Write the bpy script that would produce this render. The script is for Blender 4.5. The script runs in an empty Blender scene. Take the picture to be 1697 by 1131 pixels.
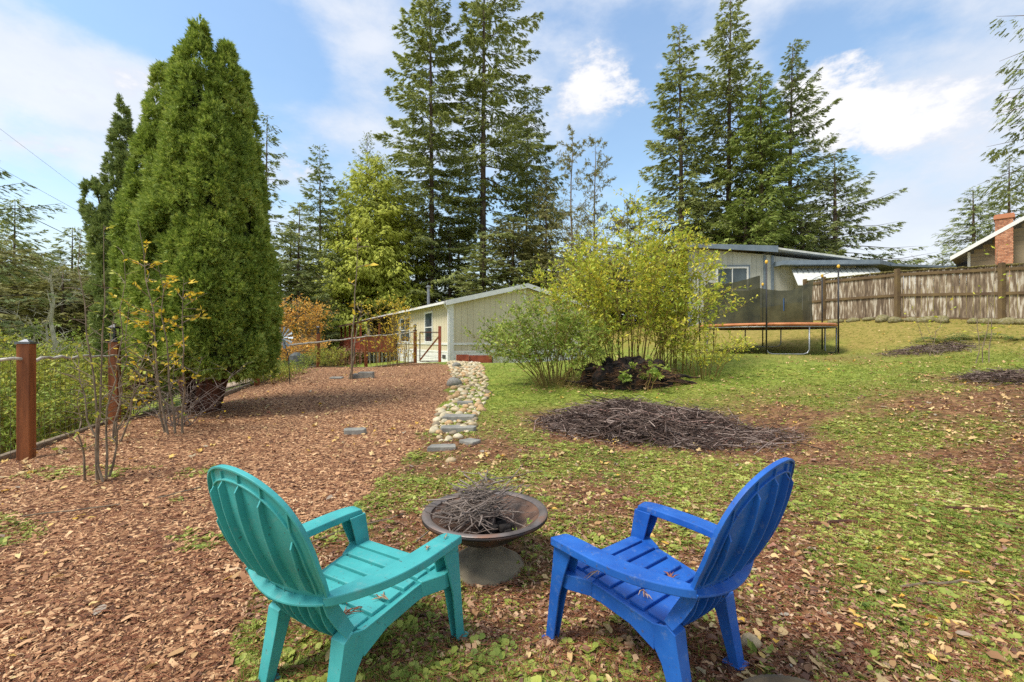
import bpy, math, random
import numpy as np
from mathutils import Vector, Matrix
random.seed(7)
RNG = np.random.default_rng(7)
SC = bpy.context.scene
COL = SC.collection
F, CX, CY, CAMZ = 754.0, 848.5, 565.5, 1.42
R = math.radians

def at(px, py, d):
    return np.array([(px - CX) / F * d, d, CAMZ + (CY - py) / F * d])

# ---------------------------------------------------------------- object helpers
ORG = {}

def tag(o, label=None, cat=None, group=None, kind=None):
    if label: o['label'] = label
    if cat: o['category'] = cat
    if group: o['group'] = group
    if kind: o['kind'] = kind
    return o

def thing(name, label, cat, loc=(0, 0, 0), rz=0.0, group=None):
    o = bpy.data.objects.new(name, None)
    COL.objects.link(o)
    o.empty_display_size = .1
    o.location = tuple(float(c) for c in loc)
    o.rotation_euler = (0, 0, rz)
    ORG[o.name] = np.array(loc, float)
    return tag(o, label, cat, group)

def link(name, me, parent=None):
    o = bpy.data.objects.new(name, me)
    COL.objects.link(o)
    if parent is not None: o.parent = parent
    return o

def npmesh(name, V, Fc, mat, parent=None, o=None, smooth=False):
    """V (n,3) world coords, Fc (m,3|4). o = origin subtracted."""
    V = np.asarray(V, np.float32)
    if o is None:
        o = ORG.get(parent.name, np.zeros(3)) if parent is not None else np.zeros(3)
    base = np.zeros(3)
    if parent is None and o is not None: base = np.array(o, float)
    V = V - np.array(o, np.float32)
    Fc = np.asarray(Fc, np.int32)
    n, k = Fc.shape
    me = bpy.data.meshes.new(name)
    me.vertices.add(len(V)); me.vertices.foreach_set('co', V.ravel())
    me.loops.add(n * k); me.loops.foreach_set('vertex_index', Fc.ravel())
    me.polygons.add(n)
    me.polygons.foreach_set('loop_start', np.arange(0, n * k, k, dtype=np.int32))
    me.polygons.foreach_set('loop_total', np.full(n, k, np.int32))
    if smooth: me.polygons.foreach_set('use_smooth', np.ones(n, bool))
    me.update(calc_edges=True)
    me.materials.append(mat)
    ob = link(name, me, parent)
    if parent is None: ob.location = tuple(base)
    else: ORG[ob.name] = np.array(o, float)
    return ob

class MB:
    def __init__(s): s.v = []; s.f = []
    def add(s, V, Fs):
        n = len(s.v); s.v += [tuple(p) for p in V]; s.f += [tuple(i + n for i in f) for f in Fs]; return s
    def box(s, c, size, rz=0, M=None, taper=1.0):
        x, y, z = [q / 2 for q in size]
        P_ = [Vector((a * x * (taper if cc > 0 else 1), b * y * (taper if cc > 0 else 1), cc * z)) for cc in (-1, 1) for b in (-1, 1) for a in (-1, 1)]
        m = M if M is not None else Matrix.Rotation(rz, 3, 'Z')
        P_ = [Vector(c) + m @ p for p in P_]
        return s.add(P_, [(0, 2, 3, 1), (4, 5, 7, 6), (0, 1, 5, 4), (2, 6, 7, 3), (0, 4, 6, 2), (1, 3, 7, 5)])
    def beam(s, a, b, w, h, up=(0, 0, 1)):
        a, b = Vector(a), Vector(b); d = (b - a); L = d.length; d.normalize()
        sd = d.cross(Vector(up)); sd = sd.normalized() if sd.length > 1e-5 else Vector((1, 0, 0)); u = sd.cross(d)
        M = Matrix((d, sd, u)).transposed()
        return s.box((a + b) / 2, (L, w, h), M=M)
    def tube(s, path, rad, n=6, caps=True):
        path = [Vector(p) for p in path]; m = len(path)
        if not hasattr(rad, '__len__'): rad = [rad] * m
        V = []; prev = None
        for i, p in enumerate(path):
            t = (path[min(i + 1, m - 1)] - path[max(i - 1, 0)])
            if t.length < 1e-9: t = Vector((0, 0, 1))
            t.normalize()
            if prev is None:
                a = t.orthogonal().normalized()
            else:
                a = prev - t * prev.dot(t); a = a.normalized() if a.length > 1e-6 else t.orthogonal().normalized()
            prev = a; b = t.cross(a)
            for k in range(n):
                q = 2 * math.pi * k / n
                V.append(p + (a * math.cos(q) + b * math.sin(q)) * rad[i])
        Fs = [(i * n + k, i * n + (k + 1) % n, (i + 1) * n + (k + 1) % n, (i + 1) * n + k) for i in range(m - 1) for k in range(n)]
        if caps: Fs += [tuple(range(n))[::-1], tuple((m - 1) * n + k for k in range(n))]
        return s.add(V, Fs)
    def lathe(s, prof, c=(0, 0, 0), n=32, closed=False):
        V = []; m = len(prof)
        for r, z in prof:
            for k in range(n):
                a = 2 * math.pi * k / n; V.append((c[0] + r * math.cos(a), c[1] + r * math.sin(a), c[2] + z))
        Fs = [(i * n + k, i * n + (k + 1) % n, (i + 1) * n + (k + 1) % n, (i + 1) * n + k) for i in range(m - 1) for k in range(n)]
        return s.add(V, Fs)
    def sweep(s, path, side, w, nrm, d0, d1):
        """rectangular section: +-w/2 along side, from d0 to d1 along nrm"""
        V = []; m = len(path)
        for i in range(m):
            p, sd, nn = Vector(path[i]), Vector(side[i]), Vector(nrm[i])
            wi = w[i] if hasattr(w, '__len__') else w
            a0 = d0[i] if hasattr(d0, '__len__') else d0; a1 = d1[i] if hasattr(d1, '__len__') else d1
            V += [p - sd * wi / 2 + nn * a0, p + sd * wi / 2 + nn * a0, p + sd * wi / 2 + nn * a1, p - sd * wi / 2 + nn * a1]
        Fs = [(i * 4 + k, i * 4 + (k + 1) % 4, i * 4 + 4 + (k + 1) % 4, i * 4 + 4 + k) for i in range(m - 1) for k in range(4)]
        Fs += [(3, 2, 1, 0), tuple((m - 1) * 4 + k for k in range(4))]
        return s.add(V, Fs)
    def plate(s, poly, x0, x1):
        """polygon [(y,z)] extruded between x0(y,z) and x1(y,z) callables or numbers"""
        f0 = x0 if callable(x0) else (lambda y, z: x0); f1 = x1 if callable(x1) else (lambda y, z: x1)
        n = len(poly)
        V = [(f0(y, z), y, z) for y, z in poly] + [(f1(y, z), y, z) for y, z in poly]
        Fs = [tuple(range(n))[::-1], tuple(range(n, 2 * n))] + [(i, (i + 1) % n, n + (i + 1) % n, n + i) for i in range(n)]
        return s.add(V, Fs)
    def prism(s, poly3, off):
        n = len(poly3); off = Vector(off)
        V = [Vector(p) for p in poly3]; V += [p + off for p in V]
        Fs = [tuple(range(n))[::-1], tuple(range(n, 2 * n))] + [(i, (i + 1) % n, n + (i + 1) % n, n + i) for i in range(n)]
        return s.add(V, Fs)
    def build(s, name, mat, parent=None, local=False, smooth=False, bevel=0, o=None, recalc=True):
        me = bpy.data.meshes.new(name)
        if local: off = np.zeros(3)
        elif parent is not None: off = ORG.get(parent.name, np.zeros(3))
        else: off = np.array(o if o is not None else (0, 0, 0), float)
        me.from_pydata((np.array(s.v, float) - off).tolist(), [], s.f)
        if recalc:
            import bmesh
            b = bmesh.new(); b.from_mesh(me); bmesh.ops.recalc_face_normals(b, faces=b.faces); b.to_mesh(me); b.free()
        if smooth: me.polygons.foreach_set('use_smooth', np.ones(len(me.polygons), bool))
        me.update(); me.materials.append(mat)
        ob = link(name, me, parent)
        if parent is None: ob.location = tuple(off)
        else: ORG[ob.name] = off
        if bevel:
            m = ob.modifiers.new('b', 'BEVEL'); m.width = bevel; m.segments = 2; m.limit_method = 'ANGLE'; m.angle_limit = R(35)
        return ob

# ---------------------------------------------------------------- materials
def srgb(r, g, b):
    return tuple(((c / 255) / 12.92 if c / 255 <= .04045 else ((c / 255 + .055) / 1.055) ** 2.4) for c in (r, g, b))

def mat(name, cols, scale=4., rough=.7, bump=0., island=0., metal=0., detail=4., stretch=(1, 1, 1), transl=0., alpha=1., spec=.5, bscale=None, lo=.3, hi=.7, coat=0., bdist=.02):
    m = bpy.data.materials.new(name); m.use_nodes = True
    nt = m.node_tree; N = nt.nodes; L = nt.links; N.clear()
    out = N.new('ShaderNodeOutputMaterial'); p = N.new('ShaderNodeBsdfPrincipled')
    p.inputs['Roughness'].default_value = rough; p.inputs['Metallic'].default_value = metal
    p.inputs['Specular IOR Level'].default_value = spec
    p.inputs['Coat Weight'].default_value = coat
    tc = N.new('ShaderNodeTexCoord'); mp = N.new('ShaderNodeMapping'); mp.inputs['Scale'].default_value = stretch
    L.new(tc.outputs['Object'], mp.inputs[0])
    no = N.new('ShaderNodeTexNoise'); no.inputs['Scale'].default_value = scale; no.inputs['Detail'].default_value = detail
    L.new(mp.outputs[0], no.inputs['Vector'])
    mr = N.new('ShaderNodeMapRange'); mr.inputs[1].default_value = lo; mr.inputs[2].default_value = hi
    L.new(no.outputs[0], mr.inputs[0]); fac = mr.outputs[0]
    if island:
        g = N.new('ShaderNodeNewGeometry'); mx = N.new('ShaderNodeMix'); mx.inputs[0].default_value = island
        L.new(fac, mx.inputs[2]); L.new(g.outputs['Random Per Island'], mx.inputs[3]); fac = mx.outputs[0]
    cr = N.new('ShaderNodeValToRGB'); el = cr.color_ramp.elements
    if len(cols) == 1: cols = [cols[0], cols[0]]
    if len(cols[0]) == 3: cols = [(i / (len(cols) - 1), c) for i, c in enumerate(cols)]
    while len(el) < len(cols): el.new(.5)
    for e, (q, c) in zip(el, cols): e.position = q; e.color = (*c, 1)
    L.new(fac, cr.inputs[0]); L.new(cr.outputs[0], p.inputs['Base Color'])
    if bump:
        b = N.new('ShaderNodeBump'); b.inputs['Strength'].default_value = bump; b.inputs['Distance'].default_value = bdist
        n2 = N.new('ShaderNodeTexNoise'); n2.inputs['Scale'].default_value = bscale or scale * 3; n2.inputs['Detail'].default_value = 5
        L.new(mp.outputs[0], n2.inputs['Vector']); L.new(n2.outputs[0], b.inputs['Height']); L.new(b.outputs[0], p.inputs['Normal'])
    sh = p.outputs[0]
    if transl:
        tr = N.new('ShaderNodeBsdfTranslucent'); L.new(cr.outputs[0], tr.inputs[0])
        ms = N.new('ShaderNodeMixShader'); ms.inputs[0].default_value = transl
        L.new(sh, ms.inputs[1]); L.new(tr.outputs[0], ms.inputs[2]); sh = ms.outputs[0]
    if alpha < 1: 
        tr = N.new('ShaderNodeBsdfTransparent'); ms = N.new('ShaderNodeMixShader'); ms.inputs[0].default_value = alpha
        L.new(tr.outputs[0], ms.inputs[1]); L.new(sh, ms.inputs[2]); sh = ms.outputs[0]
    L.new(sh, out.inputs[0])
    return m

def leafmat(name, cols, transl=.25, rough=.6, isl=.75, scale=.8):
    return mat(name, cols, scale=scale, rough=rough, island=isl, transl=transl, spec=.3, detail=2)

MT = {}
MT['teal'] = mat('teal_plastic', [srgb(58, 152, 152), srgb(74, 172, 170)], scale=7, rough=.42, bump=.05, bscale=60, spec=.45, bdist=.003)
MT['blue'] = mat('blue_plastic', [srgb(18, 76, 158), srgb(38, 102, 186)], scale=7, rough=.42, bump=.05, bscale=60, spec=.45, bdist=.003)
def weather(m):
    nt = m.node_tree; N = nt.nodes; L = nt.links; p = [n for n in N if n.type == 'BSDF_PRINCIPLED'][0]; src = p.inputs['Base Color'].links[0].from_socket
    tc = N.new('ShaderNodeTexCoord'); n1 = N.new('ShaderNodeTexNoise'); n1.inputs['Scale'].default_value = 22; n1.inputs['Detail'].default_value = 8; n1.inputs['Roughness'].default_value = .75; L.new(tc.outputs['Object'], n1.inputs['Vector'])
    mr = N.new('ShaderNodeMapRange'); mr.inputs[1].default_value = .56; mr.inputs[2].default_value = .74; mr.inputs[4].default_value = .38; L.new(n1.outputs[0], mr.inputs[0])
    mx = N.new('ShaderNodeMix'); mx.data_type = 'RGBA'; L.new(mr.outputs[0], mx.inputs[0]); L.new(src, mx.inputs[6]); mx.inputs[7].default_value = (*srgb(150, 158, 150), 1)
    n2 = N.new('ShaderNodeTexNoise'); n2.inputs['Scale'].default_value = 60; n2.inputs['Detail'].default_value = 4; L.new(tc.outputs['Object'], n2.inputs['Vector'])
    m2 = N.new('ShaderNodeMapRange'); m2.inputs[1].default_value = .66; m2.inputs[2].default_value = .72; m2.inputs[4].default_value = .6; L.new(n2.outputs[0], m2.inputs[0])
    my = N.new('ShaderNodeMix'); my.data_type = 'RGBA'; L.new(m2.outputs[0], my.inputs[0]); L.new(mx.outputs[2], my.inputs[6]); my.inputs[7].default_value = (*srgb(74, 66, 52), 1)
    L.new(my.outputs[2], p.inputs['Base Color']); r_ = N.new('ShaderNodeMapRange'); r_.inputs[3].default_value = .34; r_.inputs[4].default_value = .6; L.new(n1.outputs[0], r_.inputs[0]); L.new(r_.outputs[0], p.inputs['Roughness'])
weather(MT['teal']); weather(MT['blue'])
MT['bark'] = mat('fir_bark', [srgb(58, 48, 40), srgb(118, 98, 82)], scale=3, rough=.9, bump=.8, stretch=(1, 1, .25), bscale=14, bdist=.05)
MT['bark_red'] = mat('cedar_bark', [srgb(52, 30, 22), srgb(112, 68, 50)], scale=5, rough=.9, bump=.8, stretch=(2, 2, .2), bscale=16, bdist=.03)
MT['bark_pale'] = mat('alder_bark', [srgb(150, 142, 120), srgb(205, 198, 172)], scale=4, rough=.8, bump=.3)
MT['twig'] = mat('twig_bark', [srgb(92, 78, 62), srgb(150, 132, 108)], scale=9, rough=.85)
MT['stem'] = mat('shrub_stem', [srgb(92, 78, 40), srgb(150, 128, 62)], scale=6, rough=.8)
MT['fir'] = leafmat('fir_needles', [srgb(108, 124, 66), srgb(160, 168, 96), srgb(204, 204, 138)], transl=.35)
MT['fir_dark'] = leafmat('fir_needles_dark', [srgb(94, 108, 64), srgb(140, 152, 92), srgb(186, 190, 128)], transl=.35)
MT['fir_olive'] = leafmat('fir_needles_olive', [srgb(104, 106, 58), srgb(148, 146, 84), srgb(184, 176, 112)], transl=.35)
MT['fir_bright'] = leafmat('fir_needles_bright', [srgb(96, 116, 52), srgb(140, 156, 74), srgb(184, 190, 104)], transl=.35)
MT['cedar'] = leafmat('cedar_sprays', [srgb(150, 160, 60), srgb(200, 206, 84), srgb(230, 228, 120)], transl=.35)
MT['arb'] = leafmat('arborvitae_sprays', [(0, srgb(76, 94, 34)), (.35, srgb(124, 148, 56)), (.8, srgb(188, 200, 98)), (.93, srgb(206, 212, 124)), (1, srgb(170, 132, 70))], scale=1.5, isl=.7, transl=.3)
MT['arb_dark'] = leafmat('arborvitae_sprays_dark', [(0, srgb(84, 102, 50)), (.5, srgb(134, 152, 80)), (1, srgb(186, 190, 120))], scale=1.5)
MT['core'] = mat('shade_core_and_soil', [srgb(30, 34, 16), srgb(54, 58, 28)], scale=6, rough=1)  # dark shade colour for the light-blocking crown cores; also planter soil
MT['yellow'] = leafmat('yellow_green_leaves', [(0, srgb(132, 156, 58)), (.4, srgb(184, 196, 76)), (.75, srgb(228, 220, 84)), (1, srgb(246, 214, 74))], transl=.35)
MT['green'] = leafmat('green_leaves', [srgb(100, 126, 52), srgb(152, 172, 76), srgb(200, 206, 104)], transl=.35)
MT['hedge'] = leafmat('hedge_leaves', [(0, srgb(104, 122, 46)), (.45, srgb(168, 178, 70)), (.85, srgb(214, 204, 88)), (1, srgb(224, 170, 76))], transl=.3)
MT['orange'] = leafmat('orange_leaves', [srgb(206, 150, 56), srgb(238, 182, 80), srgb(246, 210, 116)], transl=.35)
MT['gold'] = leafmat('golden_leaves', [(0, srgb(190, 156, 40)), (.55, srgb(232, 200, 60)), (.75, srgb(240, 216, 90)), (1, srgb(140, 152, 66))], transl=.35)
MT['red'] = leafmat('dark_red_leaves', [srgb(90, 40, 36), srgb(140, 70, 58)], transl=.2)
MT['fern'] = leafmat('fern_fronds', [srgb(64, 88, 40), srgb(118, 136, 66)], transl=.2)
MT['post'] = mat('stained_post', [srgb(108, 58, 26), srgb(158, 92, 46)], scale=5, rough=.7, bump=.3, stretch=(3, 3, .3), bscale=18, bdist=.01)
MT['rail'] = mat('peeled_pole', [srgb(150, 142, 128), srgb(206, 198, 182)], scale=8, rough=.75, bump=.2)
MT['wire'] = mat('fence_wire', [srgb(110, 108, 100)], rough=.5, metal=.5)
MT['black'] = mat('black_metal', [srgb(22, 22, 24), srgb(42, 42, 44)], rough=.5)
MT['cap'] = mat('grey_cap', [srgb(120, 122, 126)], rough=.4, metal=.6)
MT['white'] = mat('white_trim', [srgb(222, 220, 214), srgb(240, 238, 232)], scale=3, rough=.6)
MT['glass'] = mat('window_glass', [srgb(44, 52, 56), srgb(92, 104, 108)], scale=1.2, rough=.08, spec=.8)
MT['curtain'] = mat('window_blind', [srgb(150, 148, 138)], rough=.8)
MT['roof'] = mat('shingle_roof', [srgb(108, 102, 94), srgb(148, 140, 130)], scale=8, rough=.9, bump=.4)
MT['gutter'] = mat('gutter_tan', [srgb(196, 186, 164)], rough=.5)
MT['redwood'] = mat('redwood_stain', [srgb(136, 62, 42), srgb(172, 88, 60)], scale=4, rough=.7)
MT['vent'] = mat('vent_dark', [srgb(70, 68, 62)], rough=.8)
MT['galv'] = mat('galvanised_steel', [srgb(128, 132, 134), srgb(168, 170, 170)], scale=6, rough=.4, metal=.7)
MT['mat_black'] = mat('jump_mat', [srgb(24, 26, 26)], rough=.8)
MT['pad'] = mat('orange_pad', [srgb(176, 104, 60), srgb(206, 136, 86)], scale=5, rough=.6, bump=.3)
MT['net'] = mat('safety_net', [srgb(44, 46, 32), srgb(78, 76, 50)], scale=3, rough=.9, alpha=.92)
MT['strap'] = mat('blue_strap', [srgb(60, 92, 130)], rough=.7)
MT['ball'] = mat('yellow_cap', [srgb(230, 180, 60)], rough=.5)
MT['bluegrey'] = mat('blue_grey_trim', [srgb(104, 118, 130), srgb(128, 140, 150)], scale=3, rough=.6)
MT['metalroof'] = mat('metal_roof', [srgb(196, 196, 186), srgb(226, 226, 218)], scale=5, rough=.5)
MT['mossroof'] = mat('mossy_roof', [srgb(120, 116, 96), srgb(150, 130, 100)], scale=6, rough=.9)
MT['iron'] = mat('weathered_iron', [(0, srgb(30, 28, 28)), (.55, srgb(56, 50, 48)), (1, srgb(92, 64, 48))], scale=6, rough=.55, bump=.35, bscale=40, metal=.35, bdist=.004)
MT['rim'] = mat('worn_iron_rim', [(0, srgb(84, 76, 72)), (.6, srgb(122, 112, 106)), (1, srgb(140, 100, 78))], scale=5, rough=.5, bump=.2, bscale=40, metal=.3, bdist=.004)
MT['iron_in'] = mat('rusty_bowl_inside', [(0, srgb(52, 42, 36)), (.5, srgb(96, 72, 58)), (1, srgb(124, 92, 72))], scale=7, rough=.8, bump=.3)
MT['base'] = mat('dusty_pedestal', [srgb(84, 76, 64), srgb(150, 136, 110)], scale=5, rough=.85, bump=.2)
MT['kindling'] = mat('grey_kindling', [srgb(84, 72, 64), srgb(158, 142, 130)], scale=18, rough=.85, bump=.2)
MT['brush'] = mat('brushwood', [(0, srgb(40, 28, 24)), (.45, srgb(82, 62, 52)), (.75, srgb(128, 108, 96)), (.88, srgb(168, 150, 138)), (1, srgb(128, 58, 38))], scale=3, rough=.9, island=.85)
MT['debris'] = mat('brown_debris', [(0, srgb(52, 38, 28)), (.5, srgb(112, 82, 56)), (1, srgb(160, 120, 80))], scale=3, rough=.9, island=.85)
MT['char'] = mat('charred_wood', [srgb(14, 12, 12), srgb(40, 34, 30)], scale=6, rough=.9, bump=.8)
MT['stump'] = mat('rotten_stump', [(0, srgb(12, 10, 9)), (.6, srgb(40, 30, 24)), (1, srgb(92, 60, 40))], scale=5, rough=.95, bump=1., bscale=12, bdist=.08)
MT['stone'] = mat('river_stone', [(0, srgb(150, 134, 108)), (.35, srgb(196, 176, 138)), (.7, srgb(214, 198, 164)), (1, srgb(190, 188, 178))], scale=3, rough=.75, island=.85, bump=.15, bscale=30, bdist=.004)
MT['slab'] = mat('grey_slab', [srgb(112, 110, 104), srgb(156, 152, 140)], scale=7, rough=.8, bump=.3)
MT['mossrock'] = mat('mossy_rock', [(0, srgb(96, 94, 60)), (.5, srgb(132, 122, 78)), (1, srgb(150, 144, 122))], scale=5, rough=.95, bump=.6)
MT['chip'] = mat('bark_mulch', [(0, srgb(54, 34, 26)), (.28, srgb(120, 78, 52)), (.6, srgb(178, 130, 90)), (.85, srgb(220, 178, 132)), (1, srgb(244, 218, 178))], scale=.9, rough=.85, island=.72, detail=6)
MT['litter'] = mat('dead_leaf_litter', [(0, srgb(74, 50, 40)), (.4, srgb(128, 92, 70)), (.8, srgb(178, 140, 106)), (1, srgb(212, 184, 146))], scale=1, rough=.85, island=.85)
MT['fallen'] = mat('fallen_leaves', [(0, srgb(122, 84, 58)), (.25, srgb(176, 134, 88)), (.5, srgb(206, 172, 118)), (.72, srgb(222, 196, 138)), (.86, srgb(222, 176, 60)), (.93, srgb(160, 152, 134)), (1, srgb(180, 84, 50))], scale=1, rough=.7, island=.95, transl=.15)
MT['weed'] = leafmat('weed_leaves', [(0, srgb(84, 104, 48)), (.35, srgb(136, 152, 66)), (.75, srgb(188, 192, 92)), (1, srgb(210, 210, 146))], transl=.3, isl=.55, scale=1.4)
MT['grass'] = leafmat('grass_blades', [(0, srgb(90, 112, 42)), (.45, srgb(136, 152, 58)), (.8, srgb(168, 170, 84)), (1, srgb(184, 160, 110))], transl=.25, isl=.6)
MT['dryneedle'] = mat('dry_needles', [srgb(120, 66, 44), srgb(166, 110, 76)], rough=.9, island=.8)
MT['plastic_bin'] = mat('dark_bin', [srgb(58, 62, 62), srgb(84, 88, 84)], rough=.6)
MT['cable'] = mat('cable_rubber', [srgb(50, 52, 56)], rough=.7)
MT['silver'] = mat('spinner_metal', [srgb(140, 150, 158), srgb(196, 204, 208)], scale=9, rough=.35, metal=.7)
MT['ribbed'] = mat('ribbed_rubber', [srgb(74, 66, 54), srgb(112, 98, 76)], scale=10, rough=.8)

# ---------------------------------------------------------------- numpy noise
_tab = np.random.default_rng(3).random((256, 256))
def vnoise(x, y, s):
    x = np.asarray(x) * s + 1000.3; y = np.asarray(y) * s + 731.7
    i = np.floor(x).astype(int); j = np.floor(y).astype(int); a = x - i; b = y - j
    a = a * a * (3 - 2 * a); b = b * b * (3 - 2 * b)
    T = lambda p, q: _tab[p & 255, q & 255]
    return (T(i, j) * (1 - a) + T(i + 1, j) * a) * (1 - b) + (T(i, j + 1) * (1 - a) + T(i + 1, j + 1) * a) * b
def fbm(x, y, s, o=4):
    r = 0; a = .5
    for k in range(o): r = r + a * vnoise(x + k * 13.1, y - k * 7.7, s); s *= 2.03; a *= .5
    return r / (1 - .5 ** o)

# ---------------------------------------------------------------- terrain height
ctl = [(-3, 1, 0), (0, 1, 0), (3, 1, 0), (0, 4, .03), (3, 4, .08), (-3, 4, 0), (-5, 3, 0), (5, 3, .15), (6, 5, .33), (8, 2, .5), (15, 4, 1.8),
       (-8.4, 5, -.65), (-8.8, 8, -.65), (-9.4, 12, -.35), (-10, 17, 0), (-9, 22, 0), (-12, 30, -.3), (-20, 10, -3), (-25, 30, -3.6), (-40, 60, -5), (-8.5, 1, -.6),
       (-8, 29, 0), (-4, 31, .4), (0, 45, .8), (15, 45, 4), (30, 30, 5), (25, 15, 4), (20, 5, 3), (12, 26, 3.), (0, 90, 1), (70, 80, 6), (-70, 0, -6), (-60, 90, -6), (60, 0, 6), (0, -10, 0), (-12, -6, -1), (12, -6, .6)]
for q in [(43, 762, 5.5), (182, 705, 7.4), (335, 685, 8.2), (430, 640, 12.3), (527, 609, 17.4), (608, 612, 18.8), (686, 602, 20), (728, 600, 20.3), (745, 603, 22), (982, 590, 26.5),
          (1100, 722, 6.8), (870, 700, 7.2), (1040, 634, 11), (915, 634, 11), (820, 649, 10.5), (820, 608, 17.5), (900, 600, 20), (1270, 588, 13.1), (1370, 580, 15), (1180, 582, 16.5),
          (1365, 532, 19.4), (1487, 528, 16.3), (1660, 532, 14.3), (1790, 532, 12.6), (1400, 562, 15.2), (1560, 573, 12.3), (1697, 582, 10.6), (1697, 640, 7.5), (1500, 645, 7.8), (1350, 622, 10), (1697, 800, 4.2), (600, 700, 7.6), (500, 652, 10.5)]:
    ctl.append(tuple(at(*q)))
ctl = np.array(ctl, float)
def _U(r2): return .5 * r2 * np.log(r2 + 1e-9)
_n = len(ctl)
_A = np.zeros((_n + 3, _n + 3)); _A[:_n, :_n] = _U(((ctl[:, None, :2] - ctl[None, :, :2]) ** 2).sum(-1)) + np.eye(_n) * .02
_A[:_n, _n] = 1; _A[:_n, _n + 1:] = ctl[:, :2]; _A[_n:, :_n] = _A[:_n, _n:].T
_w = np.linalg.solve(_A, np.r_[ctl[:, 2], 0, 0, 0])
def gz(x, y):
    x = np.asarray(x, float); y = np.asarray(y, float); sh = np.broadcast(x, y).shape
    X = np.broadcast_to(x, sh).ravel(); Y = np.broadcast_to(y, sh).ravel(); out = np.empty(len(X))
    for i in range(0, len(X), 20000):
        a, b = X[i:i + 20000], Y[i:i + 20000]
        K = _U((a[:, None] - ctl[:, 0]) ** 2 + (b[:, None] - ctl[:, 1]) ** 2)
        out[i:i + 20000] = K @ _w[:_n] + _w[_n] + _w[_n + 1] * a + _w[_n + 2] * b
    out = out + (fbm(X, Y, .9, 3) - .5) * .05 + (fbm(X, Y, 5., 2) - .5) * .016
    return out.reshape(sh)
def g(px, py, d0=.9, d1=60):
    d = np.geomspace(d0, d1, 700); x = (px - CX) / F * d; z = CAMZ + (CY - py) / F * d
    h = gz(x, d); k = np.argmax(z < h)
    if z[k] >= h[k]: k = len(d) - 1
    return np.array([x[k], d[k], h[k]])

def inpoly(x, y, poly):
    r = np.zeros(np.shape(x), bool); n = len(poly)
    for i in range(n):
        x0, y0 = poly[i][:2]; x1, y1 = poly[(i + 1) % n][:2]
        if y0 == y1: continue
        c = ((y0 > y) != (y1 > y)) & (x < (x1 - x0) * (y - y0) / (y1 - y0) + x0)
        r ^= c
    return r
mulch_poly = [g(*q)[:2] for q in [(748, 606), (752, 640), (728, 690), (702, 735), (680, 765), (640, 800), (560, 860), (520, 905), (440, 985), (395, 1130), (330, 1400)]]
mulch_poly += [(-6, .5), (-7.2, 3)] + [(-6.3, 5.2), (-7.2, 7.6), (-7.4, 12.3), (-7.6, 17.4), (-6.2, 19), (-4.4, 20.2)]
stone_poly = [g(*q)[:2] for q in [(742, 601), (792, 601), (806, 625), (812, 652), (800, 680), (786, 706), (770, 722), (735, 742), (712, 708), (722, 690), (742, 668), (752, 640), (748, 618)]]
def greenness(x, y):
    """0 bare litter .. 1 lush, plus lawn 0..1"""
    x = np.asarray(x); y = np.asarray(y)
    n = fbm(x, y, .55, 4); n2 = fbm(x + 40, y, 1.9, 3)
    lawn = np.clip((y - 6.6 - .12 * (x - 1) + (n - .5) * 5) / 2.5, 0, 1)
    bare = np.exp(-(((x - 2.45) / 2.3) ** 2 + ((y - 6.5) / 1.5) ** 2) ** 2)
    bare = np.maximum(bare, np.exp(-(((x - 7.6) / 3.) ** 2 + ((y - 6.6) / 1.6) ** 2)) * .85)
    bare = np.maximum(bare, np.exp(-(((x - 9.) / 2.2) ** 2 + ((y - 12.0) / 1.) ** 2)) * .6)
    bare = np.maximum(bare, np.exp(-(((x + .2) / .6) ** 2 + ((y - 2.2) / .4) ** 2)) * .5)
    w = np.clip(.73 + (n - .5) * 2.8 + (n2 - .5) * 1.8 - bare * .8 + .2 * np.clip(2.8 - y, 0, 1), 0, 1)
    lawn = lawn * (1 - bare)
    return np.maximum(w, lawn), lawn
def zones(x, y):
    xd = x + (fbm(x, y, 1.6, 3) - .5) * .5; yd = y + (fbm(x + 9, y + 5, 1.6, 3) - .5) * .5
    m = inpoly(xd, yd, mulch_poly).astype(float)
    gr, lawn = greenness(x, y)
    out = (x < -6.9) & ~inpoly(x, y, mulch_poly)
    return m, gr * (1 - m), lawn * (1 - m), out

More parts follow.
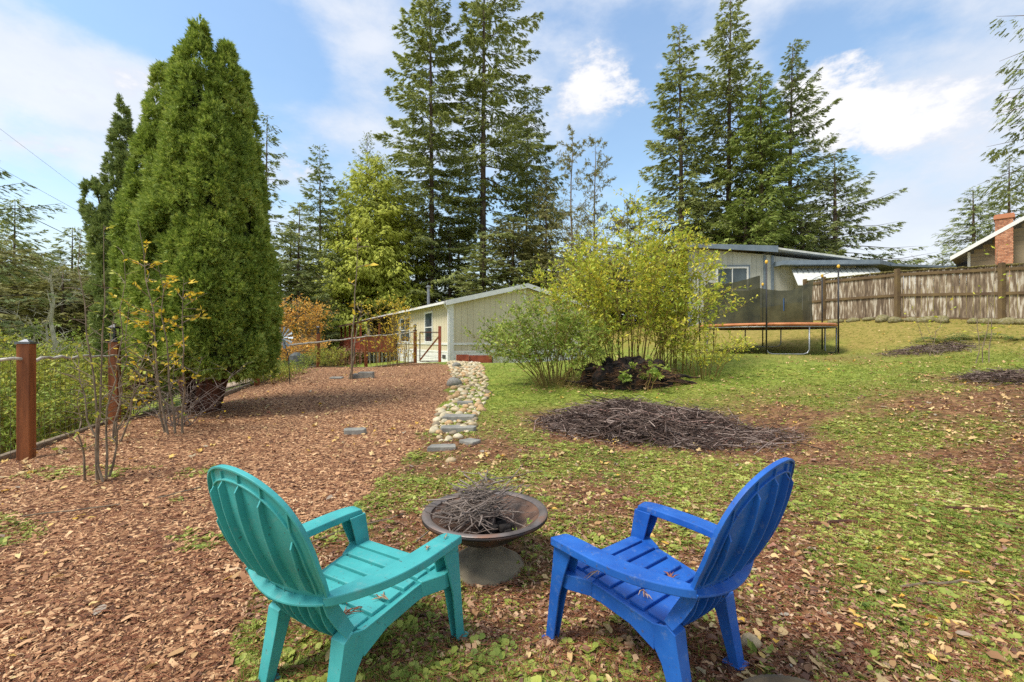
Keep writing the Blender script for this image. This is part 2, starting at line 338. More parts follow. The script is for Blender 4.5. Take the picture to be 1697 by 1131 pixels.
def seg(a, b, s): return np.arange(a, b, s)
xs = np.concatenate([-np.geomspace(300, 16, 26), seg(-15, -9, .6), seg(-9, -4, .13), seg(-4, 4, .09), seg(4, 9, .13), seg(9, 17, .25), np.geomspace(17.5, 300, 26)])
ys = np.concatenate([-np.geomspace(60, 2, 8), seg(-1, .8, .4), seg(.8, 4, .07), seg(4, 9, .1), seg(9, 16, .16), seg(16, 30, .35), np.geomspace(30.5, 420, 30)])
GX, GY = np.meshgrid(xs, ys); GZ = gz(np.clip(GX, -70, 70), np.clip(GY, -20, 95))
nx, ny = len(xs), len(ys)
ii = (np.arange(ny - 1)[:, None] * nx + np.arange(nx - 1)[None]).ravel()
gm, gg, gl, go = zones(GX.ravel(), GY.ravel())
gmat = bpy.data.materials.new('yard_ground'); gmat.use_nodes = True
def ground_nodes():
    nt = gmat.node_tree; N = nt.nodes; L = nt.links
    p = N['Principled BSDF']; p.inputs['Roughness'].default_value = .92; p.inputs['Specular IOR Level'].default_value = .2
    at_ = N.new('ShaderNodeAttribute'); at_.attribute_name = 'zone'; sp = N.new('ShaderNodeSeparateColor'); L.new(at_.outputs['Color'], sp.inputs[0])
    tc = N.new('ShaderNodeTexCoord')
    def noise(s, d=5, r=.6):
        n = N.new('ShaderNodeTexNoise'); n.inputs['Scale'].default_value = s; n.inputs['Detail'].default_value = d; n.inputs['Roughness'].default_value = r
        L.new(tc.outputs['Object'], n.inputs['Vector']); return n.outputs[0]
    def vor(s):
        n = N.new('ShaderNodeTexVoronoi'); n.inputs['Scale'].default_value = s; L.new(tc.outputs['Object'], n.inputs['Vector'])
        q = N.new('ShaderNodeSeparateColor'); L.new(n.outputs['Color'], q.inputs[0]); return q.outputs[0], n.outputs['Distance']
    def ramp(f, cols):
        c = N.new('ShaderNodeValToRGB'); e = c.color_ramp.elements
        while len(e) < len(cols): e.new(.5)
        for q, (a, b) in zip(e, cols): q.position = a; q.color = (*b, 1)
        L.new(f, c.inputs[0]); return c.outputs[0]
    def mix(f, a, b):
        m = N.new('ShaderNodeMix'); m.data_type = 'RGBA'; L.new(f, m.inputs[0]); L.new(a, m.inputs[6]); L.new(b, m.inputs[7]); return m.outputs[2]
    def mth(op, a, b):
        m = N.new('ShaderNodeMath'); m.operation = op; m.use_clamp = True
        for i, q in enumerate((a, b)):
            if isinstance(q, (int, float)): m.inputs[i].default_value = q
            else: L.new(q, m.inputs[i])
        return m.outputs[0]
    v1, _ = vor(38); v2, d2 = vor(16)
    mul = ramp(v1, [(0, srgb(64, 40, 30)), (.4, srgb(126, 88, 62)), (.8, srgb(174, 130, 94)), (1, srgb(214, 172, 128))])
    dirt = ramp(mth('ADD', mth('MULTIPLY', v2, .5), mth('MULTIPLY', noise(9), .5)), [(.15, srgb(58, 38, 28)), (.5, srgb(112, 80, 54)), (.8, srgb(158, 120, 84))])
    weed = ramp(noise(22, 6, .7), [(.3, srgb(74, 72, 38)), (.5, srgb(126, 124, 60)), (.7, srgb(160, 152, 88))])
    lawn = ramp(noise(3.2, 9, .8), [(.32, srgb(82, 90, 36)), (.44, srgb(118, 134, 50)), (.55, srgb(142, 152, 64)), (.64, srgb(158, 142, 74)), (.74, srgb(146, 114, 80))])
    moss = ramp(noise(6, 9, .8), [(.32, srgb(92, 84, 40)), (.45, srgb(134, 124, 58)), (.56, srgb(158, 140, 76)), (.68, srgb(150, 116, 78))])
    am = N.new('ShaderNodeAttribute'); am.attribute_name = 'moss'; lawn = mix(am.outputs['Fac'], lawn, moss)
    f_w = mth('ADD', mth('MULTIPLY', sp.outputs[1], 1.), mth('MULTIPLY', mth('SUBTRACT', noise(7, 6, .7), .5), 1.5))
    c = mix(f_w, dirt, weed); c = mix(sp.outputs[2], c, lawn); c = mix(sp.outputs[0], c, mul)
    L.new(c, p.inputs['Base Color'])
    b = N.new('ShaderNodeBump'); b.inputs['Strength'].default_value = .8; b.inputs['Distance'].default_value = .02
    L.new(mth('ADD', mth('MULTIPLY', v1, .5), mth('MULTIPLY', noise(40), .5)), b.inputs['Height']); L.new(b.outputs[0], p.inputs['Normal'])
ground_nodes()
ground = npmesh('ground', np.c_[GX.ravel(), GY.ravel(), GZ.ravel()], np.c_[ii, ii + 1, ii + 1 + nx, ii + nx], gmat, smooth=True)
tag(ground, kind='structure')
ca = ground.data.color_attributes.new('zone', 'FLOAT_COLOR', 'POINT')
ca.data.foreach_set('color', np.c_[gm, gg, gl, np.ones(len(gm))].astype(np.float32).ravel())
ma = ground.data.attributes.new('moss', 'FLOAT', 'POINT')
_ms = np.clip((GZ.ravel() - .75) / .7 + (fbm(GX.ravel(), GY.ravel(), .8, 3) - .5) * 1.4, 0, 1) * (GX.ravel() > 3)
ma.data.foreach_set('value', _ms.astype(np.float32))

# ---------------------------------------------------------------- scattering
def basis(D, U):
    D = D / np.linalg.norm(D, axis=1, keepdims=True)
    S = np.cross(U, D); S /= (np.linalg.norm(S, axis=1, keepdims=True) + 1e-9)
    return D, S, np.cross(D, S)
def scatter(tv, tf, pos, X, Y, Z, sc):
    tv = np.asarray(tv, np.float32); tf = np.asarray(tf, np.int64); n = len(pos); k = len(tv)
    sc = np.asarray(sc).reshape(n, 1, -1)
    t = tv[None] * sc if sc.shape[2] == 3 else np.broadcast_to(tv[None], (n, k, 3)) * sc
    V = pos[:, None, :] + t[..., :1] * X[:, None] + t[..., 1:2] * Y[:, None] + t[..., 2:] * Z[:, None]
    Fc = tf[None] + (np.arange(n) * k)[:, None, None]
    return V.reshape(-1, 3), Fc.reshape(-1, tf.shape[1])
def cat_(parts):
    V = []; Fs = []; o = 0
    for v, f in parts: V.append(v); Fs.append(f + o); o += len(v)
    return np.concatenate(V), np.concatenate(Fs)
def tri(fs):
    out = []
    for f in fs:
        for i in range(1, len(f) - 1): out.append((f[0], f[i], f[i + 1]))
    return out
def rnd(n, a=0., b=1.): return RNG.uniform(a, b, n)
def rdir(n):
    v = RNG.normal(size=(n, 3)); return v / np.linalg.norm(v, axis=1, keepdims=True)
# leaf: folded kite, length 1 along x
LEAF = ([(0, 0, 0), (.45, .24, .07), (1, 0, .0), (.45, -.24, .07)], [(0, 1, 2, 3)])
LEAF = (LEAF[0], [(0, 1, 2), (0, 2, 3)])
BIGLEAF = ([(0, 0, 0), (.12, .26, .05), (.45, .34, .09), (.8, .2, .03), (1.05, 0, -.02), (.8, -.2, .06), (.45, -.34, .04), (.12, -.26, .1), (.5, 0, 0)], [(8, i, (i + 1) % 8) for i in range(8)])
MAPLE = ([(0, 0, 0)] + [(r * math.cos(a) * .55 + .45, r * math.sin(a) * .55, .1 * math.sin(3 * a)) for r, a in
         [(1, 0), (.55, .4), (.95, .8), (.5, 1.2), (.9, 1.75), (.5, 2.3), (.3, 3.14), (.5, -2.3), (.9, -1.75), (.5, -1.2), (.95, -.8), (.55, -.4)]], [(0, i, i % 12 + 1) for i in range(1, 13)])
MAPLE[0][0] = (.45, 0, .02)

def ground_pts(n, d0, d1, wide=1.2, p=1.0, xr=None):
    u = rnd(n); d = d0 * (d1 / d0) ** u if p == 1 else (d0 ** (1 - p) + u * (d1 ** (1 - p) - d0 ** (1 - p))) ** (1 / (1 - p))
    x = rnd(n, -1, 1) * (wide * d + .4)
    return x, d
def flat_axes(n, tilt=.35):
    a = rnd(n, 0, 2 * math.pi); U = np.c_[RNG.normal(0, tilt, n), RNG.normal(0, tilt, n), np.ones(n)]; U /= np.linalg.norm(U, axis=1, keepdims=True)
    D = np.c_[np.cos(a), np.sin(a), np.zeros(n)]; D = D - U * (D * U).sum(1, keepdims=True)
    D /= np.linalg.norm(D, axis=1, keepdims=True)
    return D, np.cross(U, D), U
def stuff(name, V, Fs, m, label, cat):
    return tag(npmesh(name, V, Fs, m), label, cat, kind='stuff')

# mulch chips
x, y = ground_pts(240000, 1.2, 19); m_, gr_, lw_, out_ = zones(x, y)
k = (m_ > .5) | ((rnd(len(x)) < .12) & (y < 6) & (gr_ < .6)); x, y = x[k], y[k]; n = len(x)
CH = ([(0, .5, 0), (1, .35, 0), (1.05, -.4, .0), (0, -.5, 0), (.5, .4, .25), (.5, -.45, .22)], [(0, 3, 5, 4), (4, 5, 2, 1)])
CH = ([(a - .5, b, c) for a, b, c in CH[0]], CH[1])
D, S, U = flat_axes(n, .3)
ln = .006 + .028 * rnd(n) ** 2 + .045 * (rnd(n) < .05) * rnd(n); ln = ln * (1 + y * .04)
V, Fs = scatter(CH[0], CH[1], np.c_[x, y, gz(x, y) + rnd(n, .001, .012)], D, S, U, np.c_[ln, ln * rnd(n, .2, .5), ln * rnd(n, .3, 1.)])
stuff('bark_mulch', V, Fs, MT['chip'], 'orange brown bark mulch spread over the left of the yard', 'mulch')

# litter among weeds
x, y = ground_pts(120000, 1.2, 16); m_, gr_, lw_, out_ = zones(x, y)
k = (m_ < .5) & (rnd(len(x)) < np.clip(1.15 - gr_ * .85, .12, 1)) & ~out_ & (rnd(len(x)) > lw_ * .8); x, y = x[k], y[k]; n = len(x)
D, S, U = flat_axes(n, .35); ln = .008 + .03 * rnd(n) ** 1.6 + .02 * (rnd(n) < .06)
V, Fs = scatter(CH[0], CH[1], np.c_[x, y, gz(x, y) + rnd(n, .002, .014)], D, S, U, np.c_[ln, ln * rnd(n, .15, .7), ln])
stuff('leaf_litter', V, Fs, MT['litter'], 'brown crumbled leaf litter among the weeds on the right', 'litter')

# needles and fine twigs
x, y = ground_pts(52000, 1.2, 12); m_, gr_, lw_, out_ = zones(x, y)
k = ~out_ & (rnd(len(x)) > lw_ * .9) & (rnd(len(x)) > m_ * .6); x, y = x[k], y[k]; n = len(x)
D, S, U = flat_axes(n, .15); ln = rnd(n, .03, .13)
NT = ([(-.5, .5, 0), (-.5, -.5, 0), (-.5, 0, 1), (.5, .5, .0), (.5, -.5, 0), (.5, 0, 1)], [(0, 1, 4, 3), (1, 2, 5, 4), (2, 0, 3, 5)])
wd = rnd(n, .0012, .003)
V, Fs = scatter(NT[0], NT[1], np.c_[x, y, gz(x, y) + rnd(n, .006, .022)], D, S, U, np.c_[ln, wd, wd])
stuff('fallen_needles', V, Fs, MT['dryneedle'], 'reddish dry needles and thin twigs strewn on the ground', 'needles')

# fallen leaves (a few big ones near, small ones everywhere)
parts = []
for (nn, d0, d1, s0, s1, T, dens) in [(1500, 1.2, 9, .02, .045, BIGLEAF, 1), (3000, 1.2, 5, .025, .065, BIGLEAF, .5), (260, 1.2, 6, .05, .085, BIGLEAF, 1), (150, 1.3, 9, .06, .09, MAPLE, 1), (5200, 5, 18, .05, .1, MAPLE, .8), (3400, 4, 20, .03, .07, BIGLEAF, .8)]:
    x, y = ground_pts(nn, d0, d1); m_, gr_, lw_, out_ = zones(x, y)
    cl = fbm(x + 3, y, .5, 3)
    k = (~out_) & (rnd(nn) < dens * np.clip((cl - .33) * 4, .15, 1)); 
    if d0 > 3.5: k &= rnd(nn) < np.where(x > 2, 1., .7)
    x, y = x[k], y[k]; n = len(x)
    D, S, U = flat_axes(n, .28); sc = rnd(n, s0, s1)
    parts.append(scatter(T[0], T[1], np.c_[x, y, gz(x, y) + rnd(n, .012, .03)], D, S, U, np.c_[sc, sc * rnd(n, .55, 1.1), sc * rnd(n, -1.5, 3.2)]))
# extra at the yellow shrub's foot
n = 900; a = rnd(n, 0, 6.28); r = np.sqrt(rnd(n)) * rnd(n, .6, 1.9); x = 2.2 + r * np.cos(a) * 1.2; y = 10.9 + r * np.sin(a) * .8
D, S, U = flat_axes(n, .3); parts.append(scatter(BIGLEAF[0], BIGLEAF[1], np.c_[x, y, gz(x, y) + .015], D, S, U, rnd(n, .04, .08)))
V, Fs = cat_(parts)
stuff('fallen_leaves', V, Fs, MT['fallen'], 'tan and yellow fallen leaves scattered across the yard', 'leaves')

# weeds: rosettes of small leaves
def rosette(nl, seed):
    r = np.random.default_rng(seed); pv = []; pf = []
    for i in range(nl):
        a = 2.4 * i + r.uniform(-.3, .3); e = r.uniform(.15, .8); L_ = r.uniform(.6, 1.1); rr = r.uniform(.1, .8)
        base = np.array([math.cos(a) * rr * .5, math.sin(a) * rr * .5, .25 * e + .1])
        d = np.array([math.cos(a) * math.cos(e), math.sin(a) * math.cos(e), math.sin(e) * .6]); s = np.array([-math.sin(a), math.cos(a), 0]); u = np.cross(d, s)
        b = len(pv)
        for q in [(0, 0, 0), (.3, .3, .04), (.62, .36, .05), (.85, .0, -.02), (.62, -.36, .05), (.3, -.3, .04)]:
            pv.append(base + (d * q[0] + s * q[1] + u * q[2]) * L_)
        pf += [(b, b + 1, b + 2, b + 3), (b, b + 3, b + 4, b + 5)]
    return pv, pf
parts = []
for sd in range(4):
    T = rosette(6 + sd, sd)
    nn = 60000; x, y = ground_pts(nn, 1.2, 11, p=1.05); m_, gr_, lw_, out_ = zones(x, y)
    k = (~out_) & (rnd(nn) < np.where(m_ > .5, (fbm(x, y, 1.3, 3) > .66) * .35 * (y < 5), np.clip(gr_ * 1.5 - .12, .08, 1))) & (rnd(nn) > lw_ * .5)
    x, y = x[k], y[k]; n = len(x); D, S, U = flat_axes(n, .2); sc = (.008 + .019 * rnd(n) ** 1.5) * (1 + .9 * (rnd(n) < .05)) * (1 + y * .03)
    parts.append(scatter(T[0], T[1], np.c_[x, y, gz(x, y)], D, S, U, sc))
V, Fs = cat_(parts)
stuff('weeds', V, Fs, MT['weed'], 'low leafy green weeds growing between the chairs and the lawn', 'weeds')

# grass blades in tufts
def tuft(nb, seed):
    r = np.random.default_rng(seed); pv = []; pf = []
    for i in range(nb):
        a = r.uniform(0, 6.28); o = r.normal(0, .35, 2); h = r.uniform(.5, 1); l = r.uniform(.1, .7)
        c, s = math.cos(a), math.sin(a); b = len(pv); w = .05
        pv += [(o[0] - s * w, o[1] + c * w, 0), (o[0] + s * w, o[1] - c * w, 0), (o[0] + c * l, o[1] + s * l, h)]
        pf.append((b, b + 1, b + 2))
    return pv, pf
parts = []
for sd in range(3):
    T = tuft(9, 40 + sd)
    nn = 34000; x, y = ground_pts(nn, 1.5, 19, p=1.0); m_, gr_, lw_, out_ = zones(x, y)
    k = (~out_) & (m_ < .5) & (rnd(nn) < np.clip((lw_ * 1.0 + .22 * gr_) * np.where((x > 3) & (y > 11.5), .45, 1.), 0, 1)) & ~inpoly(x, y, stone_poly)
    x, y = x[k], y[k]; n = len(x); D, S, U = flat_axes(n, .1); sc = rnd(n, .03, .06)
    parts.append(scatter(T[0], T[1], np.c_[x, y, gz(x, y)], D, S, U, sc))
V, Fs = cat_(parts)
stuff('grass', V, Fs, MT['grass'], 'short yellow green lawn grass behind the brush pile', 'grass')

# ---------------------------------------------------------------- chairs
def interp(tab, v):
    t = np.array(tab, float); return np.array([np.interp(v, t[:, 0], t[:, i]) for i in range(1, t.shape[1])])
BK = [(0, -.192, .262), (.1, -.245, .334), (.2, -.297, .406), (.33, -.352, .5), (.56, -.448, .667), (.74, -.496, .797), (.88, -.518, .898), (1, -.532, .985)]
from functools import lru_cache
def bk_c(v):
    # smooth centre curve
    e = .06; a = sum(interp(BK, min(max(v + q, 0), 1)) for q in (-e, 0, e)) / 3
    if v > .94 or v < .06: a = interp(BK, v)
    return a
def bk_w(v):
    if v < .62: return float(interp([(0, .165), (.15, .188), (.3, .228), (.45, .262), (.58, .278), (.62, .280)], v)[0])
    return .280 * math.sqrt(max(0, 1 - ((v - .62) / .38) ** 2.4))
def bk_p(x, v):
    y, z = bk_c(v); return Vector((x, y + .75 * x * x, z - .05 * x * x))
def bk_n(x, v):
    e = .01; a = bk_p(x + e, v) - bk_p(x - e, v); b = bk_p(x, min(v + e, 1)) - bk_p(x, max(v - e, 0))
    n = b.cross(a).normalized(); return n if n.y < 0 else -n   # pointing backwards
def fan(v): return float(interp([(0, .17), (.3, .215), (.62, .27), (1, .30)], v)[0])

def make_chair(label, m):
    t = thing('adirondack_chair', label, 'garden chair')
    # backrest
    b = MB(); NV, NU = 34, 16; V = []
    vs = [1 - (1 - i / NV) ** 1.7 if i > 0 else 0 for i in range(NV + 1)]
    vs = [min(v, .9995) for v in vs]
    for v in vs:
        w = max(bk_w(v), .004)
        for j in range(NU + 1):
            V.append(bk_p((j / NU * 2 - 1) * w, v))
    Fs = [(i * (NU + 1) + j, i * (NU + 1) + j + 1, (i + 1) * (NU + 1) + j + 1, (i + 1) * (NU + 1) + j) for i in range(NV) for j in range(NU)]
    b.add(V, Fs)
    o = b.build('backrest', m, t, local=True, smooth=True); md = o.modifiers.new('s', 'SOLIDIFY'); md.thickness = .006; md.offset = 0
    # rim and inner arch and ribs: sub-parts of the backrest
    rim = MB()
    for ins, w, d0, d1, v0 in ((0, .009, -.004, .016, 0.3), (.042, .007, 0, .012, .36)):
        pts = []
        for i in range(61):
            a = i / 60 * 2 - 1           # -1 left bottom .. 0 top .. 1 right bottom
            v = 1 - (1 - v0) * abs(a) ** 1.75
            v = min(v, .9995); w_ = bk_w(v)
            pts.append((math.copysign(w_, a) if abs(a) > 1e-6 else 0, v))
        # inset toward the centre
        P_ = [((x * (1 - ins / .272)), (v - .55) * (1 - ins / .30) + .55 if v > .55 else v) for x, v in pts]
        path = [bk_p(x, v) for x, v in P_]; nr = [bk_n(x, min(v, .97)) for x, v in P_]
        sd = []
        for i in range(len(path)):
            tg = (path[min(i + 1, 60)] - path[max(i - 1, 0)]).normalized(); sd.append(tg.cross(nr[i]).normalized())
        rim.sweep(path, sd, w, nr, d0, d1)
    rim.build('rim', m, o, local=True, smooth=False, bevel=.002)
    for kx in (-.82, -.5, -.17, .17, .5, .82):
        rb = MB(); path = []; d1 = []
        for i in range(28):
            v = .345 + i / 27 * .65; x = kx * fan(v); 
            if abs(x) > bk_w(v) * .985: break
            wi = bk_w(v) * (1 - .155); inner = abs(x) < wi and v < .55 + .45 * .86 
            inner = (x / (.272 * .845)) ** 2 + (max(v - .62, 0) / (.38 * .80)) ** 2 < 1
            path.append((x, v)); d1.append(.026 if inner else .011)
        pp = [bk_p(*q) for q in path]; nr = [bk_n(*q) for q in path]
        sd = [((pp[min(i + 1, len(pp) - 1)] - pp[max(i - 1, 0)]).normalized().cross(nr[i])).normalized() for i in range(len(pp))]
        d1 = [min(d, .004 + .022 * i / 3) for i, d in enumerate(d1)]
        rb.sweep(pp, sd, .0065, nr, -.002, d1)
        rb.build('rib', m, o, local=True, bevel=.0015)
    # lower ribs below the arm ledge, and the ledge
    for kx in (-.85, -.6, -.36, -.12, .12, .36, .6, .85):
        rb = MB(); path = [(kx * .165 * (1 + .35 * i / 8), i / 8 * .325) for i in range(9)]
        pp = [bk_p(*q) for q in path]; nr = [bk_n(*q) for q in path]
        sd = [((pp[min(i + 1, 8)] - pp[max(i - 1, 0)]).normalized().cross(nr[i])).normalized() for i in range(9)]
        rb.sweep(pp, sd, .006, nr, -.002, [.006 + .026 * math.sin(math.pi * min(i / 8 * .9 + .12, 1)) for i in range(9)])
        rb.build('rib', m, o, local=True, bevel=.0015)
    lg = MB(); path = [(-.235 + .47 * i / 16, .325) for i in range(17)]
    pp = [bk_p(*q) + Vector((0, 0, -.03 * (1 - (q[0] / .235) ** 2) + .01)) for q in path]; nr = [bk_n(*q) for q in path]
    lg.sweep(pp, [Vector((0, 0, 1))] * 17, .008, nr, -.004, .034)
    lg.build('back_ledge', m, o, local=True, bevel=.0015)
    # seat: slats over a pan
    SP = [(0, .318, .325), (.06, .31, .358), (.12, .285, .376), (.3, .19, .372), (.6, .03, .345), (.85, -.11, .318), (1, -.2, .298)]
    sw = lambda y: float(np.interp(y, [-.2, 0, .2, .32], [.196, .222, .24, .238]))
    b = MB(); P2 = [interp(SP, i / 30) for i in range(31)]
    V = []; 
    for y, z in P2:
        for u in (-1, -.5, 0, .5, 1): V.append((u * (sw(y) + .012), y, z - .016))
    Fs = [(i * 5 + j, i * 5 + j + 1, i * 5 + 6 + j, i * 5 + 5 + j) for i in range(30) for j in range(4)]
    b.add(V, Fs); so = b.build('seat', m, t, local=True, smooth=True); md = so.modifiers.new('s', 'SOLIDIFY'); md.thickness = .006
    brk = [(0.0, .235), (.265, .38), (.41, .525), (.555, .67), (.70, .815), (.845, 1.0)]
    for a0, a1 in brk:
        sl = MB(); V = []; q = [interp(SP, a0 + (a1 - a0) * i / 8) for i in range(9)]
        for y, z in q:
            w = sw(y) - .004
            V += [(-w, y, z), (w, y, z), (w, y, z - .017), (-w, y, z - .017)]
        Fs = [(i * 4 + k, i * 4 + (k + 1) % 4, i * 4 + 4 + (k + 1) % 4, i * 4 + 4 + k) for i in range(8) for k in range(4)] + [(3, 2, 1, 0), (32, 33, 34, 35)]
        sl.add(V, Fs); sl.build('slat', m, so, local=True, bevel=.004)
    for s in (-1, 1):
        # side apron with rear leg (one continuous outer plate)
        xo = lambda y, z, e=0: s * (float(np.interp(y, [-.3, -.2, 0, .2, .33], [.238, .236, .248, .262, .268])) + e)
        poly = [(.33, .362), (.24, .368), (.1, .352), (-.05, .327), (-.15, .312), (-.21, .318), (-.245, .30), (-.262, .22), (-.302, 0), (-.232, 0), (-.205, .09), (-.178, .165), (-.13, .215), (-.05, .247), (.1, .272), (.22, .285), (.29, .25), (.33, .25)]
        ap = MB()
        top = [(.31, .345), (.24, .358), (.1, .342), (-.05, .317), (-.16, .300)]
        bot = [(.31, .272), (.24, .292), (.1, .280), (-.05, .254), (-.16, .200)]
        V = []
        for (y0, z0), (y1, z1) in zip(top, bot):
            V += [(xo(y0, z0), y0, z0), (xo(y0, z0, .004), y1, z1), (xo(y0, z0, -.004), y1, z1), (xo(y0, z0, -.012), y0, z0)]
        Fs = [(i * 4 + k, i * 4 + (k + 1) % 4, i * 4 + 4 + (k + 1) % 4, i * 4 + 4 + k) for i in range(4) for k in range(4)] + [(3, 2, 1, 0), (16, 17, 18, 19)]
        ap.add(V, Fs)
        # flat ledge between slats and apron
        V = []
        for y0, z0 in top:
            V += [(s * (sw(y0) - .006), y0, z0 - .004), (xo(y0, z0, .002), y0, z0 + .004), (xo(y0, z0, .002), y0, z0 - .008), (s * (sw(y0) - .006), y0, z0 - .012)]
        ap.add(V, Fs); ap.build('side_rail', m, t, local=True, bevel=.003)
        rl = MB()
        outer = [(-.135, .300), (-.165, .305), (-.215, .318), (-.250, .300), (-.262, .22), (-.282, .11), (-.302, 0), (-.240, 0), (-.214, .09), (-.19, .16), (-.155, .215)]
        x0 = lambda y, z: s * (.240 - .02 * (.3 - z)); x1 = lambda y, z: s * (.229 - .02 * (.3 - z))
        rl.plate(outer, x0, x1)
        rear = [(-.215, .318), (-.250, .298), (-.262, .22), (-.282, .11), (-.302, 0)]
        path = [(s * (.240 - .02 * (.3 - z) - .5 * w), y, z) for (y, z), w in zip(rear, (.07, .075, .07, .062, .052))]
        rl.sweep(path, [(1, 0, 0)] * 5, [.07, .075, .07, .062, .052], [(0, 1, .1)] * 5, -.001, .010)
        rl.sweep([(s * (.238 - .02 * (.3 - z) - w), y, z) for (y, z), w in zip(rear[1:], (.068, .063, .056, .047))], [(1, 0, 0)] * 4, .009, [(0, 1, .1)] * 4, 0, [.07, .06, .05, .04])
        rl.box((s * .212, -.272, .008), (.075, .085, .014))
        rl.build('leg', m, t, local=True, bevel=.003)
        # front leg
        fl = MB(); yl = lambda z: np.interp(z, [0, .5], [.372, .285])
        xl = lambda y, z: s * float(np.interp(z, [0, .5], [.318, .345]))
        xi = lambda y, z: xl(y, z) - s * .010
        fl.plate([(.372 + .008, 0), (.288, .512), (.19, .512), (.205, .45), (.238, .37), (.278, .25), (.330, 0)], xl, xi)
        path = [(xl(0, z) - s * w / 2, float(yl(z)) + .006, z) for z, w in ((0, .045), (.25, .055), (.36, .075), (.51, .08))]
        fl.sweep(path, [(1, 0, 0)] * 4, [.045, .055, .075, .08], [(0, -1, 0)] * 4, -.001, .010)
        fl.sweep([(xl(0, z) - s * w, float(yl(z)), z) for z, w in ((0, .042), (.25, .052), (.36, .072), (.51, .077))], [(1, 0, 0)] * 4, .009, [(0, -1, 0)] * 4, 0, [.035, .05, .075, .09])
        fl.box((s * .298, .372, .008), (.07, .06, .014))
        fl.build('leg', m, t, local=True, bevel=.003)
        # wing from the arm's rear end down to the seat corner
        wg = MB(); wp = [(.236, -.325, .50), (.224, -.290, .44), (.226, -.255, .38), (.238, -.222, .325)]
        wg.sweep([(s * a, b_, c) for a, b_, c in wp], [Vector((-s * .25, 1, .3)).normalized()] * 4, [.045, .06, .06, .05], [(s, 0, 0)] * 4, -.004, .004)
        wg.build('wing', m, t, local=True, bevel=.002)
        # link from leg to seat corner
        lk = MB(); lk.prism([(s * .235, .30, .362), (s * .318, .30, .366), (s * .318, .235, .366), (s * .262, .14, .356), (s * .235, .14, .36)], (0, 0, -.07))
        lk.build('seat_bracket', m, t, local=True, bevel=.004)
        # arm
        A = [(.322, .295, .524, .038), (.326, .275, .532, .047), (.332, .18, .534, .050), (.336, .05, .529, .050), (.330, -.07, .527, .048), (.308, -.165, .524, .044), (.274, -.250, .520, .036), (.246, -.308, .517, .026), (.232, -.335, .515, .012)]
        q = np.array(A); tt = np.linspace(0, 1, len(A)); T2 = np.linspace(0, 1, 25)
        Q = np.c_[[np.interp(T2, tt, q[:, i]) for i in range(4)]].T
        for _ in range(3): Q[1:-1] = (Q[:-2] + 2 * Q[1:-1] + Q[2:]) / 4
        ar = MB(); path = [(s * a, b_, c) for a, b_, c, _ in Q]; sd = []
        for i in range(25):
            tg = Vector(path[min(i + 1, 24)]) - Vector(path[max(i - 1, 0)]); tg.z = 0; tg.normalize(); sd.append((tg.y, -tg.x, 0))
        ar.sweep(path, sd, [2 * w for *_, w in Q], [(0, 0, -1)] * 25, 0, [.036 for i in range(25)])
        ar.build('armrest', m, t, local=True, bevel=.005)
    return t

ch1 = make_chair('teal plastic garden chair left of the fire bowl, seen from behind', MT['teal'])
ch2 = make_chair('blue plastic garden chair right of the fire bowl, seen from behind', MT['blue'])
for c, (x, y, a) in ((ch1, (-.694, 2.013, .539)), (ch2, (.645, 2.072, -.687))):
    c.location = (x, y, float(gz(x, y)) + .004); c.rotation_euler = (0, 0, -a); c['group'] = 'plastic garden chairs around the fire bowl'

# dry sprigs lying on the chairs
def sprig(name, label, chair, lx, ly, lz, seed, n=9, L=.07, grp=None):
    a = -chair.rotation_euler[2]; fw = np.array([math.sin(a), math.cos(a)]); rt = np.array([math.cos(a), -math.sin(a)])
    p = np.array([chair.location.x, chair.location.y]) + rt * lx + fw * ly; z = chair.location.z + lz
    r = random.Random(seed); b = MB(); ang = r.uniform(0, 6.28)
    for i in range(n):
        q = ang + r.gauss(0, .5) ; s0 = r.uniform(-.5, .3) * L; l = r.uniform(.3, .8) * L
        x0, y0 = p[0] + math.cos(ang) * s0, p[1] + math.sin(ang) * s0
        b.tube([(x0, y0, z + .003), (x0 + math.cos(q) * l * .5, y0 + math.sin(q) * l * .5, z + .006 + r.random() * .006), (x0 + math.cos(q) * l, y0 + math.sin(q) * l, z + .004)], [.0016, .0024, .0006], 4)
    o = b.build(name, MT['litter'] if n < 8 else MT['dryneedle'], o=(p[0], p[1], z)); tag(o, label, 'dead sprig', grp); return o
SG = 'dead sprigs fallen on the chairs'
for a_ in [('brown curled sprig at the back edge of the teal seat', ch1, .12, -.14, .318, 1, 12, .09), ('dead leaf bits in the middle of the teal seat rear', ch1, .02, -.1, .325, 2, 9, .07), ('small crumb of leaf on the near teal armrest', ch1, .33, .1, .534, 3, 5, .035), ('tiny brown scrap at the front of the near teal armrest', ch1, .33, .22, .536, 8, 5, .04), ('thin stalk lying across the teal seat side', ch1, .18, -.02, .338, 11, 6, .1),
           ('reddish clump of dry needles on the blue seat near the backrest', ch2, .05, -.06, .335, 4, 22, .09), ('long brown stalk on the near side of the blue seat', ch2, -.16, .16, .374, 5, 6, .15), ('short brown sprig on the rear slat of the blue seat', ch2, -.13, -.04, .334, 6, 7, .07)]:
    lb, *r_ = a_; sprig('dead_sprig', lb, *r_, grp=SG)

